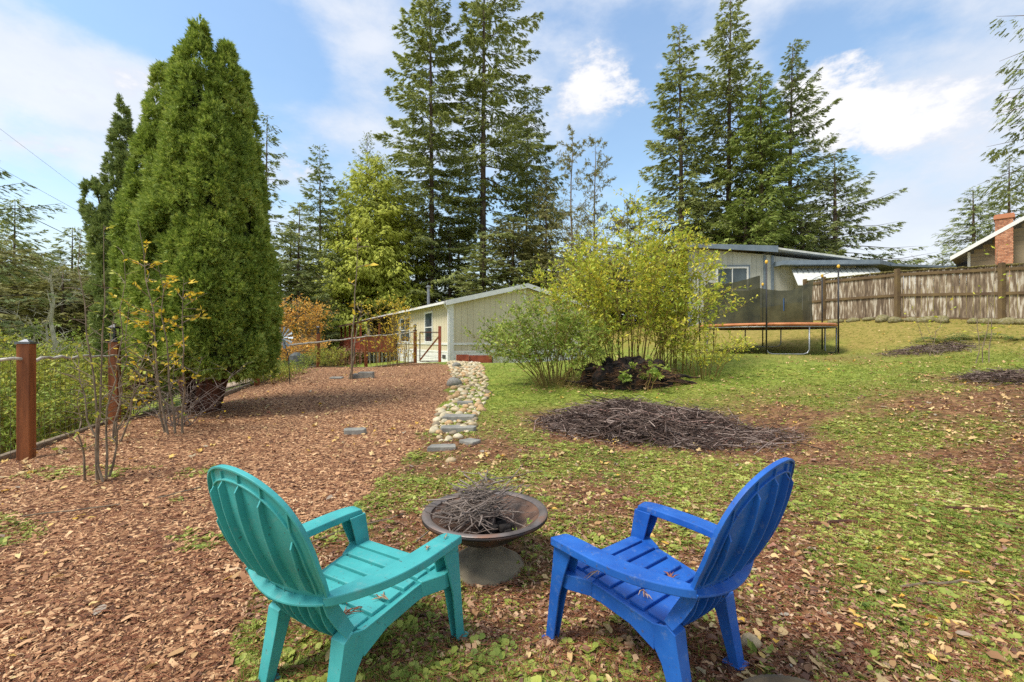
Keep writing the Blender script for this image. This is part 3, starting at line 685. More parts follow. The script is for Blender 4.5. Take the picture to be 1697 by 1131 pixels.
# ---------------------------------------------------------------- fire bowl
bx, by = (804 - CX) / F * 2.85, 2.85; bz = float(gz(bx, by))
fb = thing('fire_bowl', 'round rusty iron fire bowl on a wide pedestal between the two chairs', 'fire bowl', (bx, by, bz))
b = MB(); b.lathe([(.06, .150), (.11, .160), (.19, .195), (.27, .245), (.325, .295), (.355, .328), (.385, .338), (.392, .33), (.39, .318), (.37, .312)], (bx, by, bz), 64)
b.v = b.v; o = b.build('bowl', MT['iron'], fb, smooth=True)
b = MB(); b.lathe([(.388, .341), (.345, .336), (.332, .322), (.325, .318), (.30, .298), (.24, .262), (.12, .225), (.001, .215)], (bx, by, bz), 64); b.build('bowl_lining', MT['iron_in'], fb, smooth=True)
b = MB(); b.lathe([(.391, .340), (.386, .347), (.355, .345), (.338, .336)], (bx, by, bz), 64); b.build('rim', MT['rim'], fb, smooth=True)
b = MB(); b.lathe([(.25, 0), (.24, .016), (.185, .05), (.125, .085), (.085, .112), (.066, .135), (.064, .15), (.09, .165), (.1, .165)], (bx, by, bz), 48); b.build('pedestal', MT['base'], fb, smooth=True)
r = random.Random(4)
def bent(p, q, r, j=.02, k=4):
    p, q = Vector(p), Vector(q); return [p.lerp(q, i / k) + Vector((r.gauss(0, j), r.gauss(0, j), r.gauss(0, j))) * (0 if i in (0,) else 1) for i in range(k + 1)]
for i in range(150):
    a = r.gauss(.35, .9); L = r.uniform(.2, .36) if i > 34 else r.uniform(.36, .6); cx_, cy_ = bx + r.gauss(-.05, .09), by + r.gauss(0, .08)
    rc = math.hypot(cx_ - bx, cy_ - by); h = bz + .25 + max(0, .33 - rc * 1.5) * r.random() ** .65 + .02
    el = r.gauss(.05, .3); dx, dy, dz = math.cos(a) * L / 2, math.sin(a) * L / 2, math.sin(el) * L / 2
    zz = max(h, bz + .335 if math.hypot(abs(cx_ - bx) + abs(dx), abs(cy_ - by) + abs(dy)) > .3 else h)
    b = MB(); R0 = r.uniform(.0026, .0058)
    path = bent((cx_ - dx, cy_ - dy, zz - dz), (cx_ + dx, cy_ + dy, zz + dz), r, .006); b.tube(path, [R0 * (1 - .14 * k) for k in range(5)], 5)
    if L > .22:
        p = path[2]; b.tube([p, p + Vector((dx * .4 + r.gauss(0, .03), dy * .4 + r.gauss(0, .03), .03))], [R0 * .6, R0 * .3], 4)
    o = b.build('kindling_twig', MT['kindling'], o=tuple(path[0])); tag(o, 'thin grey brown twig in the heap piled inside the fire bowl', 'twig', 'kindling twigs heaped in the fire bowl')
b = MB()
for i in range(9):
    M_ = Matrix.Rotation(r.uniform(0, 3), 3, 'Z') @ Matrix.Rotation(r.gauss(0, .3), 3, 'X'); b.box((bx + r.gauss(.03, .07), by + r.gauss(.0, .06), bz + .25 + r.random() * .03), (.07, .05, .04), M=M_)
tag(b.build('charred_wood', MT['char'], bevel=.01, o=(bx, by, bz + .25)), 'black charred wood lumps under the twigs in the fire bowl', 'charcoal')

# ---------------------------------------------------------------- brush piles
def brushpile(name, label, cx_, cy_, rx, ry, h, n, seed, L0=.3, L1=1.0, rr=(.002, .008), mt='brush'):
    r = np.random.default_rng(seed); V = []; Fs = []; o = 0
    a = r.uniform(0, 6.28, n); q = np.sqrt(r.uniform(0, 1, n)) * r.uniform(.6, 1.12, n); x = cx_ + rx * q * np.cos(a); y = cy_ + ry * q * np.sin(a)
    lump = .25 + 1.5 * np.clip(fbm(x, y, 1.0, 2) - .15, 0, 1)
    hh = np.clip(h * (1 - q ** 2) * lump, 0, None) * r.uniform(0, 1, n) ** .45
    z = gz(x, y) + hh + .01
    az = r.normal(.1, .75, n) + (r.random(n) < .25) * 1.2; L = r.uniform(L0, L1, n) * np.where(r.random(n) < .6, .6, 1)
    D = np.c_[np.cos(az), np.sin(az), r.normal(-.02, .14, n)]; D, S, U = basis(D, np.tile([0, 0, 1.], (n, 1)))
    K = 4; T = []; TF = []
    for i in range(K):
        for k in range(4):
            an = k * math.pi / 2; T.append((i / (K - 1) - .5, math.cos(an), math.sin(an)))
    for i in range(K - 1):
        for k in range(4): TF.append((i * 4 + k, i * 4 + (k + 1) % 4, i * 4 + 4 + (k + 1) % 4, i * 4 + 4 + k))
    T = np.array(T); rad = r.uniform(*rr, n)
    Vv = np.repeat(T[None], n, 0); tap = np.linspace(1, .45, K)[np.arange(len(T)) // 4]
    Vv[..., 1:] *= (rad[:, None] * tap)[..., None]; Vv[..., 0] *= L[:, None]
    bend = r.normal(0, .06, (n, K, 2)); bi = np.repeat(bend, 4, axis=1)
    Vv[..., 1:] += bi * L[:, None, None]
    P_ = np.c_[x, y, z][:, None] + Vv[..., :1] * D[:, None] + Vv[..., 1:2] * S[:, None] + Vv[..., 2:] * U[:, None]
    P_[..., 2] = np.maximum(P_[..., 2], gz(P_[..., 0], P_[..., 1]) + .004)
    Fc = np.array(TF)[None] + (np.arange(n) * len(T))[:, None, None]
    ob = npmesh(name, P_.reshape(-1, 3), Fc.reshape(-1, 4), MT[mt], o=(cx_, cy_, float(gz(cx_, cy_))))
    return tag(ob, label, 'brush pile', kind='stuff')
brushpile('brush_pile', 'long low heap of cut grey brown twigs lying on the lawn', 1.98, 7.15, 1.5, 1.0, .5, 4200, 1, rr=(.0016, .0095))
brushpile('brush_scatter', 'thin twigs scattered off the right end of the brush pile', 2.9, 6.3, 1.2, .6, .05, 700, 2, mt='brush')
p = g(1665, 632); brushpile('brush_heap', 'small heap of dead stalks at the right edge of the yard', p[0], p[1], .75, .6, .28, 500, 3, .2, .6)
p = g(1545, 582); brushpile('brush_patch', 'dark flat patch of twigs in front of the ferns', p[0], p[1], 1.3, .7, .1, 600, 4, .2, .6)
brushpile('stump_debris', 'brown twigs and dead fern bits heaped over the black stump', 2.75, 10.35, 1.3, .6, .95, 900, 8, .15, .5, mt='debris')
r = random.Random(5); p = g(1005, 690); b = MB(); 
b.tube(bent(p, p + np.array([-.35, .2, .42]), r, .02), [.012, .01, .008, .005, .003], 5); q0 = p + np.array([-.12, .1, .2]); b.tube(bent(q0, q0 + np.array([.2, 0, .2]), r, .01), [.007, .006, .004, .003, .002], 5); b.tube(bent(q0, q0 + np.array([-.3, 0, .16]), r, .01), [.006, .005, .004, .003, .002], 5)
tag(b.build('dead_branch', MT['stump'], o=tuple(p)), 'dark forked dead branch poking up out of the brush pile', 'branch')
for i, (px, py, a, L, lb) in enumerate([(905, 700, .1, .8, 'straight stick lying at the left end of the brush pile'), (860, 790, .5, .55, 'thin dark stick lying in the weeds behind the fire bowl'), (1660, 850, -.1, .8, 'reddish bark strip lying at the right edge of the weeds'), (1380, 872, .05, .35, 'short red bark scrap lying in the weeds right of the blue chair'), (1560, 975, .1, .5, 'pale bent stick lying in the weeds at lower right'), (590, 880, .75, .8, 'grey stick behind the armrest of the teal chair'), (300, 820, .9, .35, 'pale splinter of wood lying on the mulch'), (120, 850, .5, .6, 'thin curved stick lying on the mulch at left')]):
    p = g(px, py); b = MB(); d = np.array([math.cos(a), math.sin(a), 0]) * L / 2; p[2] += .025
    pa = bent(p - d, p + d, r, .014, 6); 
    for q in pa: q.z = float(gz(q.x, q.y)) + .018
    b.tube(pa, [.012 if 'bark' in lb else .007] * 7, 5); tag(b.build('fallen_stick', MT['bark_red'] if 'bark' in lb else (MT['twig']), o=tuple(p)), lb, 'stick', 'sticks lying on the ground')

# ---------------------------------------------------------------- stones
def stone_mesh(seed, flat=.5, sub=2):
    import bmesh
    bm = bmesh.new(); bmesh.ops.create_icosphere(bm, subdivisions=sub, radius=1); r = random.Random(seed); ph = [r.uniform(0, 6) for _ in range(6)]
    for v in bm.verts:
        c = v.co; k = 1 + .13 * math.sin(2.1 * c.x + ph[0]) * math.cos(1.7 * c.y + ph[1]) + .1 * math.sin(3.2 * c.z + 2.5 * c.x + ph[2]); v.co = Vector((c.x * k, c.y * k * .78, c.z * k * flat))
    me = bpy.data.meshes.new('river_stone'); bm.to_mesh(me); bm.free(); me.polygons.foreach_set('use_smooth', np.ones(len(me.polygons), bool)); return me
stone_cols = [(150, 134, 108), (196, 172, 132), (212, 192, 152), (222, 206, 172), (204, 190, 156), (204, 166, 118)]
SM = []
for i, c in enumerate(stone_cols):
    mm = mat('river_stone_%d' % i, [srgb(*[int(q * .8) for q in c]), srgb(*c)], scale=2.2, rough=.75, bump=.2, bscale=9, bdist=.02)
    me = stone_mesh(i, .5 + .04 * i); me.materials.append(mm); SM.append(me)
bb = np.array(stone_poly); pts = []
rr_ = np.random.default_rng(12)
while len(pts) < 3600:
    x = rr_.uniform(bb[:, 0].min(), bb[:, 0].max()); y = rr_.uniform(bb[:, 1].min(), bb[:, 1].max())
    pts.append((x, y))
pts = np.array(pts); pts = pts[inpoly(pts[:, 0], pts[:, 1], stone_poly)]
acc = []
for x, y in pts:
    s = rr_.uniform(.05, .105)
    if all((x - a) ** 2 + (y - b) ** 2 > (.8 * (s + c)) ** 2 for a, b, c in acc): acc.append((x, y, s))
acc.sort(key=lambda q: q[1])
for i, (x, y, s) in enumerate(acc[:300]):
    o = link('river_stone', SM[rr_.integers(0, 6)]); o.location = (x, y, float(gz(x, y)) + s * .22); o.scale = (s, s, s); o.rotation_euler = (rr_.normal(0, .2), rr_.normal(0, .2), rr_.uniform(0, 6.28))
    tag(o, 'rounded tan river stone lying in the dry creek bed', 'stone', 'river stones in the dry creek bed')
TS = stone_mesh(9, .55, 1); tv = np.array([v.co for v in TS.vertices]); tf = np.array([p.vertices for p in TS.polygons])
rest = acc[300:] + [(x, y, rr_.uniform(.02, .045)) for x, y in pts[:2600]]
n = len(rest); rest = np.array(rest); D, S, U = flat_axes(n, .2)
V, Fs = scatter(tv, tf, np.c_[rest[:, 0], rest[:, 1], gz(rest[:, 0], rest[:, 1]) + rest[:, 2] * .2], D, S, U, rest[:, 2])
o = npmesh('river_pebbles', V, Fs, MT['stone'], smooth=True); tag(o, 'smaller tan pebbles filling the dry creek bed towards the house', 'pebbles', kind='stuff')
def slab(px, py, w, dd, h, rz, lb, seed, m='slab'):
    p = g(px, py); r = random.Random(seed); poly = []
    for i in range(8):
        a = i * math.pi / 4 + rz; k = r.uniform(.85, 1.12); sx = w / 2 * math.copysign(min(abs(math.cos(i * math.pi / 4)) * 1.3, 1), math.cos(i * math.pi / 4)) * k; sy = dd / 2 * math.copysign(min(abs(math.sin(i * math.pi / 4)) * 1.3, 1), math.sin(i * math.pi / 4)) * k
        poly.append((p[0] + sx * math.cos(rz) - sy * math.sin(rz), p[1] + sx * math.sin(rz) + sy * math.cos(rz), p[2] - .02 + r.uniform(0, .008)))
    b = MB(); b.prism(poly, (r.uniform(-.01, .01), 0, h + .03)); tag(b.build('stone_slab', MT[m], bevel=.012, o=tuple(p)), lb, 'stone slab', 'flat slabs along the mulch edge')
slab(762, 697, .55, .25, .07, .0, 'grey flat slab crossing the river stones', 1)
slab(758, 716, .5, .22, .06, .05, 'grey flat slab at the near end of the river stones', 2)
slab(733, 746, .36, .16, .04, .1, 'pale flat slab lying just before the river stones', 3)
slab(780, 735, .2, .25, .03, .9, 'small blue grey slate at the lawn edge by the slabs', 4)
slab(772, 672, .3, .15, .06, .0, 'flat slab sunk among the river stones, farthest of its row', 5)
slab(588, 719, .32, .2, .06, .2, 'flat grey rock lying alone on the mulch', 6)
for px, py, s, lb in ((747, 768, .06, 'single round tan stone alone in the weeds near the slabs'), (752, 640, .2, 'large grey brown boulder on the left bank of the stones'), (756, 609, .17, 'grey boulder beside the stones nearest the gate'), (1243, 1015 + 60, .05, 'small pale stone by the blue chair leg')):
    p = g(px, py); me = stone_mesh(int(px), .7); me.materials.append(MT['slab'] if s > .1 else SM[1].materials[0]); o = link('boulder' if s > .1 else 'loose_stone', me); o.location = tuple(p + np.array([0, 0, s * .35])); o.scale = (s, s, s); tag(o, lb, 'stone')

# ---------------------------------------------------------------- trees
FROND = []
def mkfrond(n, wide, droop, seed):
    r = np.random.default_rng(seed); pv = []; pf = []
    for i in range(n):
        s = i / n; a = (1 if i % 2 else -1) * r.uniform(.35, 1.0) * wide; l = (1 - s * .55) * r.uniform(.35, .6)
        o = np.array([s * .55, 0, -droop * s * s * .5]); d = np.array([math.cos(a), math.sin(a), r.uniform(-.45, .1) - droop * .3]); w = .075
        p = np.array([-d[1], d[0], 0]) * w; b = len(pv)
        pv += [o - p, o + p, o + d * l]; pf.append((b, b + 1, b + 2))
    b = len(pv); pv += [np.array([0, -.03, 0]), np.array([0, .03, 0]), np.array([1.0, 0, -droop])]; pf.append((b, b + 1, b + 2))
    return np.array(pv), np.array(pf)
FR = [mkfrond(7, 1.0, .15, 1), mkfrond(7, .8, .35, 2), mkfrond(6, 1.2, .25, 3)]
FRL = [mkfrond(4, 1.0, .15, 4), mkfrond(4, .8, .35, 5)]

def conifer(name, label, cat, x, y, H, Rad, zb=None, base=.12, nb=90, dens=9., mc='fir', mt='bark', droop=.25, p=.85, fs=.42, seed=0, tr=.28, side=0., sidea=0., lite=False, low=1.0, group=None, up=.35, gap=0., kinks=.8, leafy=.16, hang=0.):
    r = np.random.default_rng(seed + 100); z0 = float(gz(x, y)) if zb is None else zb
    nb = int(nb * 1.4); tr *= .75; Rad *= 1.18; base *= .8
    t = thing(name, label, cat, (x, y, z0 - .1), group=group)
    tr_ = MB(); ntr = 9
    lean = r.normal(0, .006, 2) * H
    def tp(h): return np.array([x + lean[0] * h * h, y + lean[1] * h * h, z0 - .1 + (H + .1) * h])
    tr_.tube([tp(i / ntr) for i in range(ntr + 1)], [tr * (1 - i / ntr) ** .85 + .012 for i in range(ntr + 1)], 9)
    parts = []; T = FRL if lite else FR
    for i in range(nb):
        h = base + (1 - base) * ((i + r.uniform(0, 1)) / nb) ** .93; h = min(h, .992)
        if gap and r.random() < gap * (1 - h): continue
        k = (1 - h) / (1 - base)
        L = Rad * (k ** p) * r.uniform(1 - kinks * .55, 1.12) * (low if k > .75 else 1) + .12 * Rad * .5
        az = i * 2.39996 + r.normal(0, .35)
        if side: L *= 1 + side * math.cos(az - sidea)
        el = up * (1 - k) * 1.6 - droop * .5 * k + r.normal(0, .08)
        n = max(8, int(L * dens * 2.5 * r.uniform(.7, 1.2)))
        o = tp(h); out = np.array([math.cos(az), math.sin(az), 0]); sd = np.array([-out[1], out[0], 0])
        cv = r.normal(0, .12) * L
        def bp(s): 
            s = np.asarray(s)[..., None]; return o + out * (L * s) + sd * (cv * s * s) + np.array([0, 0, 1.]) * (L * (math.tan(el) * s - droop * s * s + droop * .75 * s ** 4))
        tr_.tube(bp(np.array([0, .33, .66, 1.])), [max(.012, .02 * L ** .7), .014 * L ** .6, .009 * L ** .5, .004], 3, caps=False)
        s = leafy + (1.02 - leafy) * r.uniform(0, 1, n) ** .8
        wid = L * .40 * (1 - s) ** .6 * (.35 + s) + .08
        lat = r.uniform(-1, 1, n) * wid
        P_ = bp(s) + sd * lat[:, None] + np.array([0, 0, -1.]) * (np.abs(lat) * .25 + r.uniform(0, .10 + hang, n) * L * .25)[:, None]
        D = out * (.5 + .5 * s)[:, None] + sd * (np.sign(lat) * r.uniform(.1, 1., n))[:, None] + np.array([0, 0, 1.]) * (r.normal(-.18 - hang, .22, n) + .25 * (1 - k) * (s > .8))[:, None]
        U = np.tile([0, 0, 1.], (n, 1)) + r.normal(0, .35, (n, 3)); D, S, U = basis(D, U)
        tt = T[i % len(T)]
        parts.append(scatter(tt[0], tt[1], P_, D, S, U, 1.12 * fs * r.uniform(.55, 1.15, n) * (.55 + .45 * min(1, k * 3 + .2))))
    V, Fs = cat_(parts)
    tr_.build('trunk', MT[mt], t, recalc=False, smooth=True); npmesh('crown', V, Fs, MT[mc], t)
    return t

def copy_tree(o, loc, sc=1., rz=0., label=None, group=None):
    r = o.copy(); COL.objects.link(r); r.location = tuple(loc); r.scale = (sc, sc, sc) if not hasattr(sc, '__len__') else sc; r.rotation_euler = (0, 0, rz)
    if label: r['label'] = label
    if group: r['group'] = group
    for c in list(o.children):
        q = c.copy(); COL.objects.link(q); q.parent = r
        for e in list(c.children):
            w = e.copy(); COL.objects.link(w); w.parent = q
    return r

def tz(px, py, d, zg=None):
    """x, y and height above the ground for a tree top seen at px, py"""
    q = at(px, py, d); zg = float(gz(q[0], q[1])) if zg is None else zg
    return q[0], q[1], q[2] - zg

def T(px, py, d, Rad, label, seed, name='fir_tree', cat='fir tree', **k):
    x, y, H = tz(px, py, d); return conifer(name, label, cat, x, y, H, Rad, seed=seed, **k)

T(716, -70, 52, 6.4, 'very tall dark fir behind the tan house chimney pipe, with trunk hidden low down', 1, base=.16, nb=125, dens=12, fs=.78, tr=.5, droop=.22, p=.62, gap=.35, kinks=.9)
T(800, -110, 53, 6.6, 'very tall fir with long bare brown trunk rising behind the tan house gable', 2, base=.34, nb=100, dens=12, fs=.78, tr=.62, mt='bark', droop=.28, p=.6, side=.42, sidea=0, gap=.3, kinks=.9)
T(872, 150, 58, 6.0, 'dark drooping fir filling the gap right of the bare trunked fir', 3, base=.1, nb=100, dens=9, fs=.7, mc='fir_dark', p=.6, droop=.35, kinks=1., hang=.2)
T(760, 250, 60, 6.5, 'dark fir standing between the two tallest firs', 4, base=.05, nb=90, dens=7, fs=.75, mc='fir_dark', p=.7)
T(905, 280, 50, 4.2, 'olive brown fir beside the thin leafless trees', 5, base=.05, nb=80, dens=8, fs=.6, mc='fir_olive', p=.75, droop=.4, hang=.3)
T(440, 190, 31, 2.7, 'slender fir with sparse whorls just right of the big arborvitae', 6, base=.2, nb=60, dens=9, fs=.5, tr=.2, mc='fir_dark', p=.75, gap=.5, kinks=1.)
T(531, 242, 48, 5.4, 'pointed dark fir left of the yellow green cedar', 7, base=.05, nb=90, dens=9, fs=.6, mc='fir_dark', p=.8, droop=.3)
T(492, 335, 36, 3.2, 'shorter fir between the slender fir and the pointed fir', 8, base=.05, nb=70, dens=8, fs=.55, p=.8)
T(606, 222, 58, 5., 'greyish cedar top poking up behind the yellow green cedar', 9, base=.1, nb=90, dens=9, fs=.5, mc='fir', p=.9, droop=.1, up=.7, cat='cedar tree', name='cedar_tree')
T(622, 262, 50, 7.6, 'broad yellow green cedar behind the porch of the tan house', 10, base=.02, nb=200, dens=11, fs=.6, mc='cedar', mt='bark_red', p=.62, droop=.34, hang=.5, kinks=.7, cat='cedar tree', name='cedar_tree')
T(560, 350, 47, 5.0, 'low yellow green cedar left of the broad cedar', 11, base=.02, nb=80, dens=10, fs=.45, mc='cedar', mt='bark_red', p=.75, droop=.3, hang=.4, cat='cedar tree', name='cedar_tree')
T(1130, 42, 32, 3.7, 'tall dense fir, left end of the group behind the grey house', 12, base=.1, nb=125, dens=11, fs=.5, mc='fir', p=.8, droop=.2, tr=.3)
T(1207, -12, 33, 3.9, 'tallest fir in the group behind the grey house', 13, base=.1, nb=135, dens=11, fs=.52, mc='fir', p=.7, droop=.25, tr=.32, kinks=1.)
T(1262, 128, 30, 3.1, 'light green fir in the middle of the group behind the grey house', 14, base=.08, nb=100, dens=12, fs=.5, mc='fir_bright', p=.6, droop=.35, hang=.25)
T(1308, 76, 35, 4.2, 'spire topped fir with long right hand limbs behind the grey house', 15, base=.08, nb=115, dens=10, fs=.52, mc='fir_dark', p=.8, side=.28, sidea=0, kinks=1.1, up=.5)
T(1384, 255, 31, 4.6, 'spreading fir with long ragged limbs, right end of the group behind the grey house', 16, base=.1, nb=70, dens=9, fs=.45, mc='fir_dark', p=.85, side=.15, sidea=0, kinks=.8, up=.4, gap=.2)
T(1235, 330, 28.5, 3.4, 'bright low fir right above the grey house roof', 17, base=.0, nb=90, dens=10, fs=.5, mc='fir_bright', p=.7)
T(1165, 320, 30, 2.6, 'low fir above the left end of the grey house roof', 18, base=.0, nb=70, dens=9, fs=.5, mc='fir', p=.7)
T(1330, 340, 30, 3., 'low fir above the carport roof of the grey house', 19, base=.0, nb=70, dens=9, fs=.5, mc='fir', p=.7)
T(1614, 312, 42, 3.9, 'small blue green fir left of the brick chimney', 20, base=.1, nb=60, dens=6, fs=.6, mc='fir_dark', p=.9, lite=True)
T(1672, 262, 43, 3.8, 'taller fir rising right behind the brick chimney', 21, base=.1, nb=70, dens=6, fs=.6, mc='fir_dark', p=.8, lite=True, kinks=1)
T(1835, -160, 12, 2.15, 'near fir mostly outside the right edge, only branch tips showing', 22, base=.68, nb=44, dens=20, fs=.24, mc='fir_dark', p=.35, droop=.4, hang=.5, tr=.2, zb=1.0)
T(-118, 60, 13, 3.3, 'near fir at the left edge with only its branch tips showing', 23, base=.1, nb=70, dens=16, fs=.27, mc='fir_dark', p=.6, droop=.15, tr=.16, kinks=1.1, zb=-2)

# left hand background trees
tA = T(22, 330, 33, 3.8, 'dark fir at the far left behind the wire fence', 30, base=.02, nb=90, dens=6, fs=.66, mc='fir', p=.7)
tB = T(118, 376, 36, 3.4, 'pointed fir between the pale bare alder and the arborvitae', 31, base=.02, nb=90, dens=6, fs=.66, mc='fir', p=.7)
tC = T(66, 430, 30, 3.6, 'rounded olive fir behind the pale bare alder', 32, base=.0, nb=80, dens=7, fs=.66, mc='fir_olive', p=.45)
G = 'trees beyond the yard'
bgt = [(tC, -20, 400, 24, 'olive tree at the far left above the fence rail'), (tA, 70, 420, 27, 'dark fir just behind the pale alder'), (tC, 105, 450, 22, 'olive tree nearest behind the pale alder'), (tB, 25, 400, 44, 'far fir between the two leftmost olive trees'), (tA, 190, 420, 33, 'dark fir in the gap left of the arborvitae'), (tA, 880, 430, 44, 'dark fir low behind the right slope of the tan gable'), (tC, 1000, 430, 38, 'olive fir low between the shrub and the thin trees'), (tC, 30, 480, 26, 'olive tree low behind the pale alder, left'), (tC, 120, 490, 25, 'olive tree low behind the pale alder, right'), (tA, 480, 370, 37, 'fir behind the orange maples'), (tB, 575, 300, 62, 'fir rising behind the yellow green cedar, left'), (tB, 662, 300, 62, 'fir rising behind the yellow green cedar, right'), (tC, 200, 470, 24, 'olive tree behind the leaning arborvitae top'), (tA, 1015, 440, 44, 'dark fir low behind the big yellow shrub'), (tA, 800, 400, 44, 'dark fir low behind the tan gable peak'), (tB, 165, 395, 40, 'fir tree left of the arborvitae, partly hidden by its leaning top'), (tC, -30, 440, 34, 'olive tree cut by the left edge of the photo'), (tA, -90, 300, 40, 'fir tree outside the left edge'),
       (tC, 160, 455, 28, 'olive tree behind the second fence post'), (tB, 230, 390, 42, 'fir hidden behind the arborvitae'), (tA, 410, 400, 42, 'dark fir showing low down right of the arborvitae'), (tC, 465, 430, 40, 'olive fir above the orange maple'),
       (tA, 520, 420, 52, 'dark fir filling in behind the orange maple'), (tB, 690, 330, 58, 'fir low behind the chimney pipe'), (tA, 745, 360, 52, 'fir low behind the tan gable, left'), (tC, 850, 370, 48, 'olive fir behind the tan gable, right'), (tB, 900, 390, 52, 'fir behind the olive fir'),
       (tC, 960, 400, 46, 'olive fir behind the yellow shrub'), (tA, 1020, 400, 50, 'dark fir behind the yellow shrub'), (tB, 1075, 390, 48, 'fir between the yellow shrub and the grey house'), (tC, 1130, 400, 40, 'olive fir beside the grey house'), (tA, 655, 400, 60, 'dark fir behind the right side of the yellow green cedar'),
       (tB, 1560, 425, 60, 'tiny distant fir left of the brown house'), (tA, 590, 400, 56, 'dark fir behind the left side of the yellow green cedar')]
HB = {}
for o, (px, py, d) in ((tA, (22, 330, 33)), (tB, (118, 376, 36)), (tC, (66, 430, 30))): HB[o.name] = tz(px, py, d)[2]
for i, (o, px, py, d, lb) in enumerate(bgt):
    x, y, H = tz(px, py, d); s = H / HB[o.name]; copy_tree(o, (x, y, float(gz(x, y)) - .1), (max(s, .85) * 1.3, max(s, .85) * 1.3, s), i * 1.3, lb, G)

# arborvitae: dense upright cones of scale-leaf sprays
def spray(seed):
    r = np.random.default_rng(seed); pv = []; pf = []
    for i in range(8):
        s = i / 8; a = (1 if i % 2 else -1) * r.uniform(.4, 1.0); l = r.uniform(.3, .5) * (1 - .4 * s)
        o = np.array([s * .6, 0, -.05 * s]); d = np.array([math.cos(a), math.sin(a), r.uniform(-.25, .25)]); p = np.array([-d[1], d[0], 0]) * .06; b = len(pv)
        pv += [o - p, o + p, o + d * l]; pf.append((b, b + 1, b + 2))
    b = len(pv); pv += [np.array([0, -.04, 0]), np.array([0, .04, 0]), np.array([1.0, 0, -.1])]; pf.append((b, b + 1, b + 2))
    return np.array(pv), np.array(pf)
SPR = [spray(i) for i in range(3)]
def spire(x, y, z0, z1, rad, n, r, tip=.0, lx=0, ly=0, core=None, pr=None, ss=.15):
    pr = pr or [(0, .6), (.05, .85), (.2, 1), (.42, .93), (.6, .76), (.76, .53), (.9, .26), (1, .02)]
    pt = np.array(pr); H = z1 - .12 - z0; parts = []
    nc = int(n * 1.25 / 44)
    hh = r.uniform(0, 1, nc * 5); w = np.interp(hh, pt[:, 0], pt[:, 1]); hh = hh[r.uniform(0, 1, len(hh)) < w + .28][:nc]; nc = len(hh)
    a = r.uniform(0, 2 * math.pi, nc); rr = rad * np.interp(hh, pt[:, 0], pt[:, 1])
    cl = 1 + .5 * (fbm(a * 1.6, hh * H * 1.6, 1., 3) - .5) * 2 + r.normal(0, .05, nc)
    C = np.c_[x + lx * hh + rr * cl * np.cos(a), y + ly * hh + rr * cl * np.sin(a), z0 + H * hh]
    m = 44; P_ = np.repeat(C, m, 0); A = np.repeat(a, m); n = len(P_); tr0 = np.repeat(r.uniform(.08, .18, nc) * (.55 + .45 * min(1, rad * 1.4)) * (1 - .55 * hh ** 2), m)
    out = np.c_[np.cos(A), np.sin(A), np.zeros(n)]
    hd = r.normal(0, 1, (n, 3)); hd /= np.linalg.norm(hd, axis=1, keepdims=True); dt = (hd * out).sum(1, keepdims=True); hd = np.where(dt < -.1, hd - 2 * dt * out, hd)
    loc = hd * (tr0 * r.uniform(.45, 1.05, n))[:, None] * np.array([1, 1, 1.35]); P_ = P_ + loc
    D = hd * .9 + out * .25 + np.array([0, 0, 1.]) * r.normal(.35, .35, n)[:, None] + r.normal(0, .25, (n, 3))
    D, S, U = basis(D, out + r.normal(0, .7, (n, 3)))
    k = r.integers(0, 3, n)
    for q in range(3):
        s = k == q; parts.append(scatter(SPR[q][0], SPR[q][1], P_[s], D[s], S[s], U[s], ss * r.uniform(.55, 1.1, s.sum())))
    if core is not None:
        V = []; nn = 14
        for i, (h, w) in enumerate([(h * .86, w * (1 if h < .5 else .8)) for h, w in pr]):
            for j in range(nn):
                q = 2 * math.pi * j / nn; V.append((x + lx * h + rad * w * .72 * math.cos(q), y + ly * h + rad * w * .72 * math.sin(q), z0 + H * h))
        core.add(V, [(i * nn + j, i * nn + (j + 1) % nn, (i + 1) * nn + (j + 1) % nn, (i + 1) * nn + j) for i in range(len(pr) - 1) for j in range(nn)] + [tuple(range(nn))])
    return parts
r = np.random.default_rng(77)
ax_, ay_ = -5.45, 8.6; az_ = float(gz(ax_, ay_))
arb = thing('arborvitae', 'huge dense green arborvitae with several pointed tops and reddish stems', 'arborvitae', (ax_, ay_, az_))
core = MB(); parts = []
for px, py, d, rad, n, zb, ww in [(330, 26, 8.5, .66, 30000, 1.0, 0), (376, 62, 8.7, .58, 24000, .95, 0), (298, 74, 9.0, .52, 18000, 1.0, 0), (268, 98, 9.0, .52, 18000, 1.0, 0), (402, 112, 9.2, .46, 14000, .85, 0), (243, 215, 8.8, .40, 10000, .9, 0),
        (352, 150, 8.15, .52, 17000, .95, 0), (305, 165, 8.15, .50, 16000, .95, 0), (398, 235, 8.4, .46, 14000, .85, 0), (262, 300, 8.3, .46, 12000, .9, 0), (422, 300, 8.9, .36, 9000, .75, 0), (330, 330, 7.9, .48, 14000, 1.0, 0), (290, 420, 7.9, .42, 10000, 1.0, 0), (378, 380, 8.0, .42, 10000, .9, 0)]:
    q = at(px, py, d); parts += spire(q[0], d, zb, q[2], rad, n, r, core=core)
V, Fs = cat_(parts); cr = npmesh('crown', V, Fs, MT['arb'], arb); core.build('light_block_core', MT['core'], arb)  # core: added dark shells inside the spires to block light, not real branches
for bxp, dx, rr in ((322, -.5, .10), (335, -.1, .12), (345, .15, .11), (352, .4, .09), (312, -.7, .07), (340, .0, .08)):
    q = g(bxp, 684 - abs(dx) * 12); b = MB(); b.tube([q - np.array([0, 0, .1]), q + np.array([dx * .3, .1, .5]), q + np.array([dx * .7, .25, 1.1]), q + np.array([dx, .35, 2.4])], [rr * 1.3, rr, rr * .9, rr * .6], 8)
    b.build('trunk', MT['bark_red'], arb, smooth=True)
r = np.random.default_rng(78)
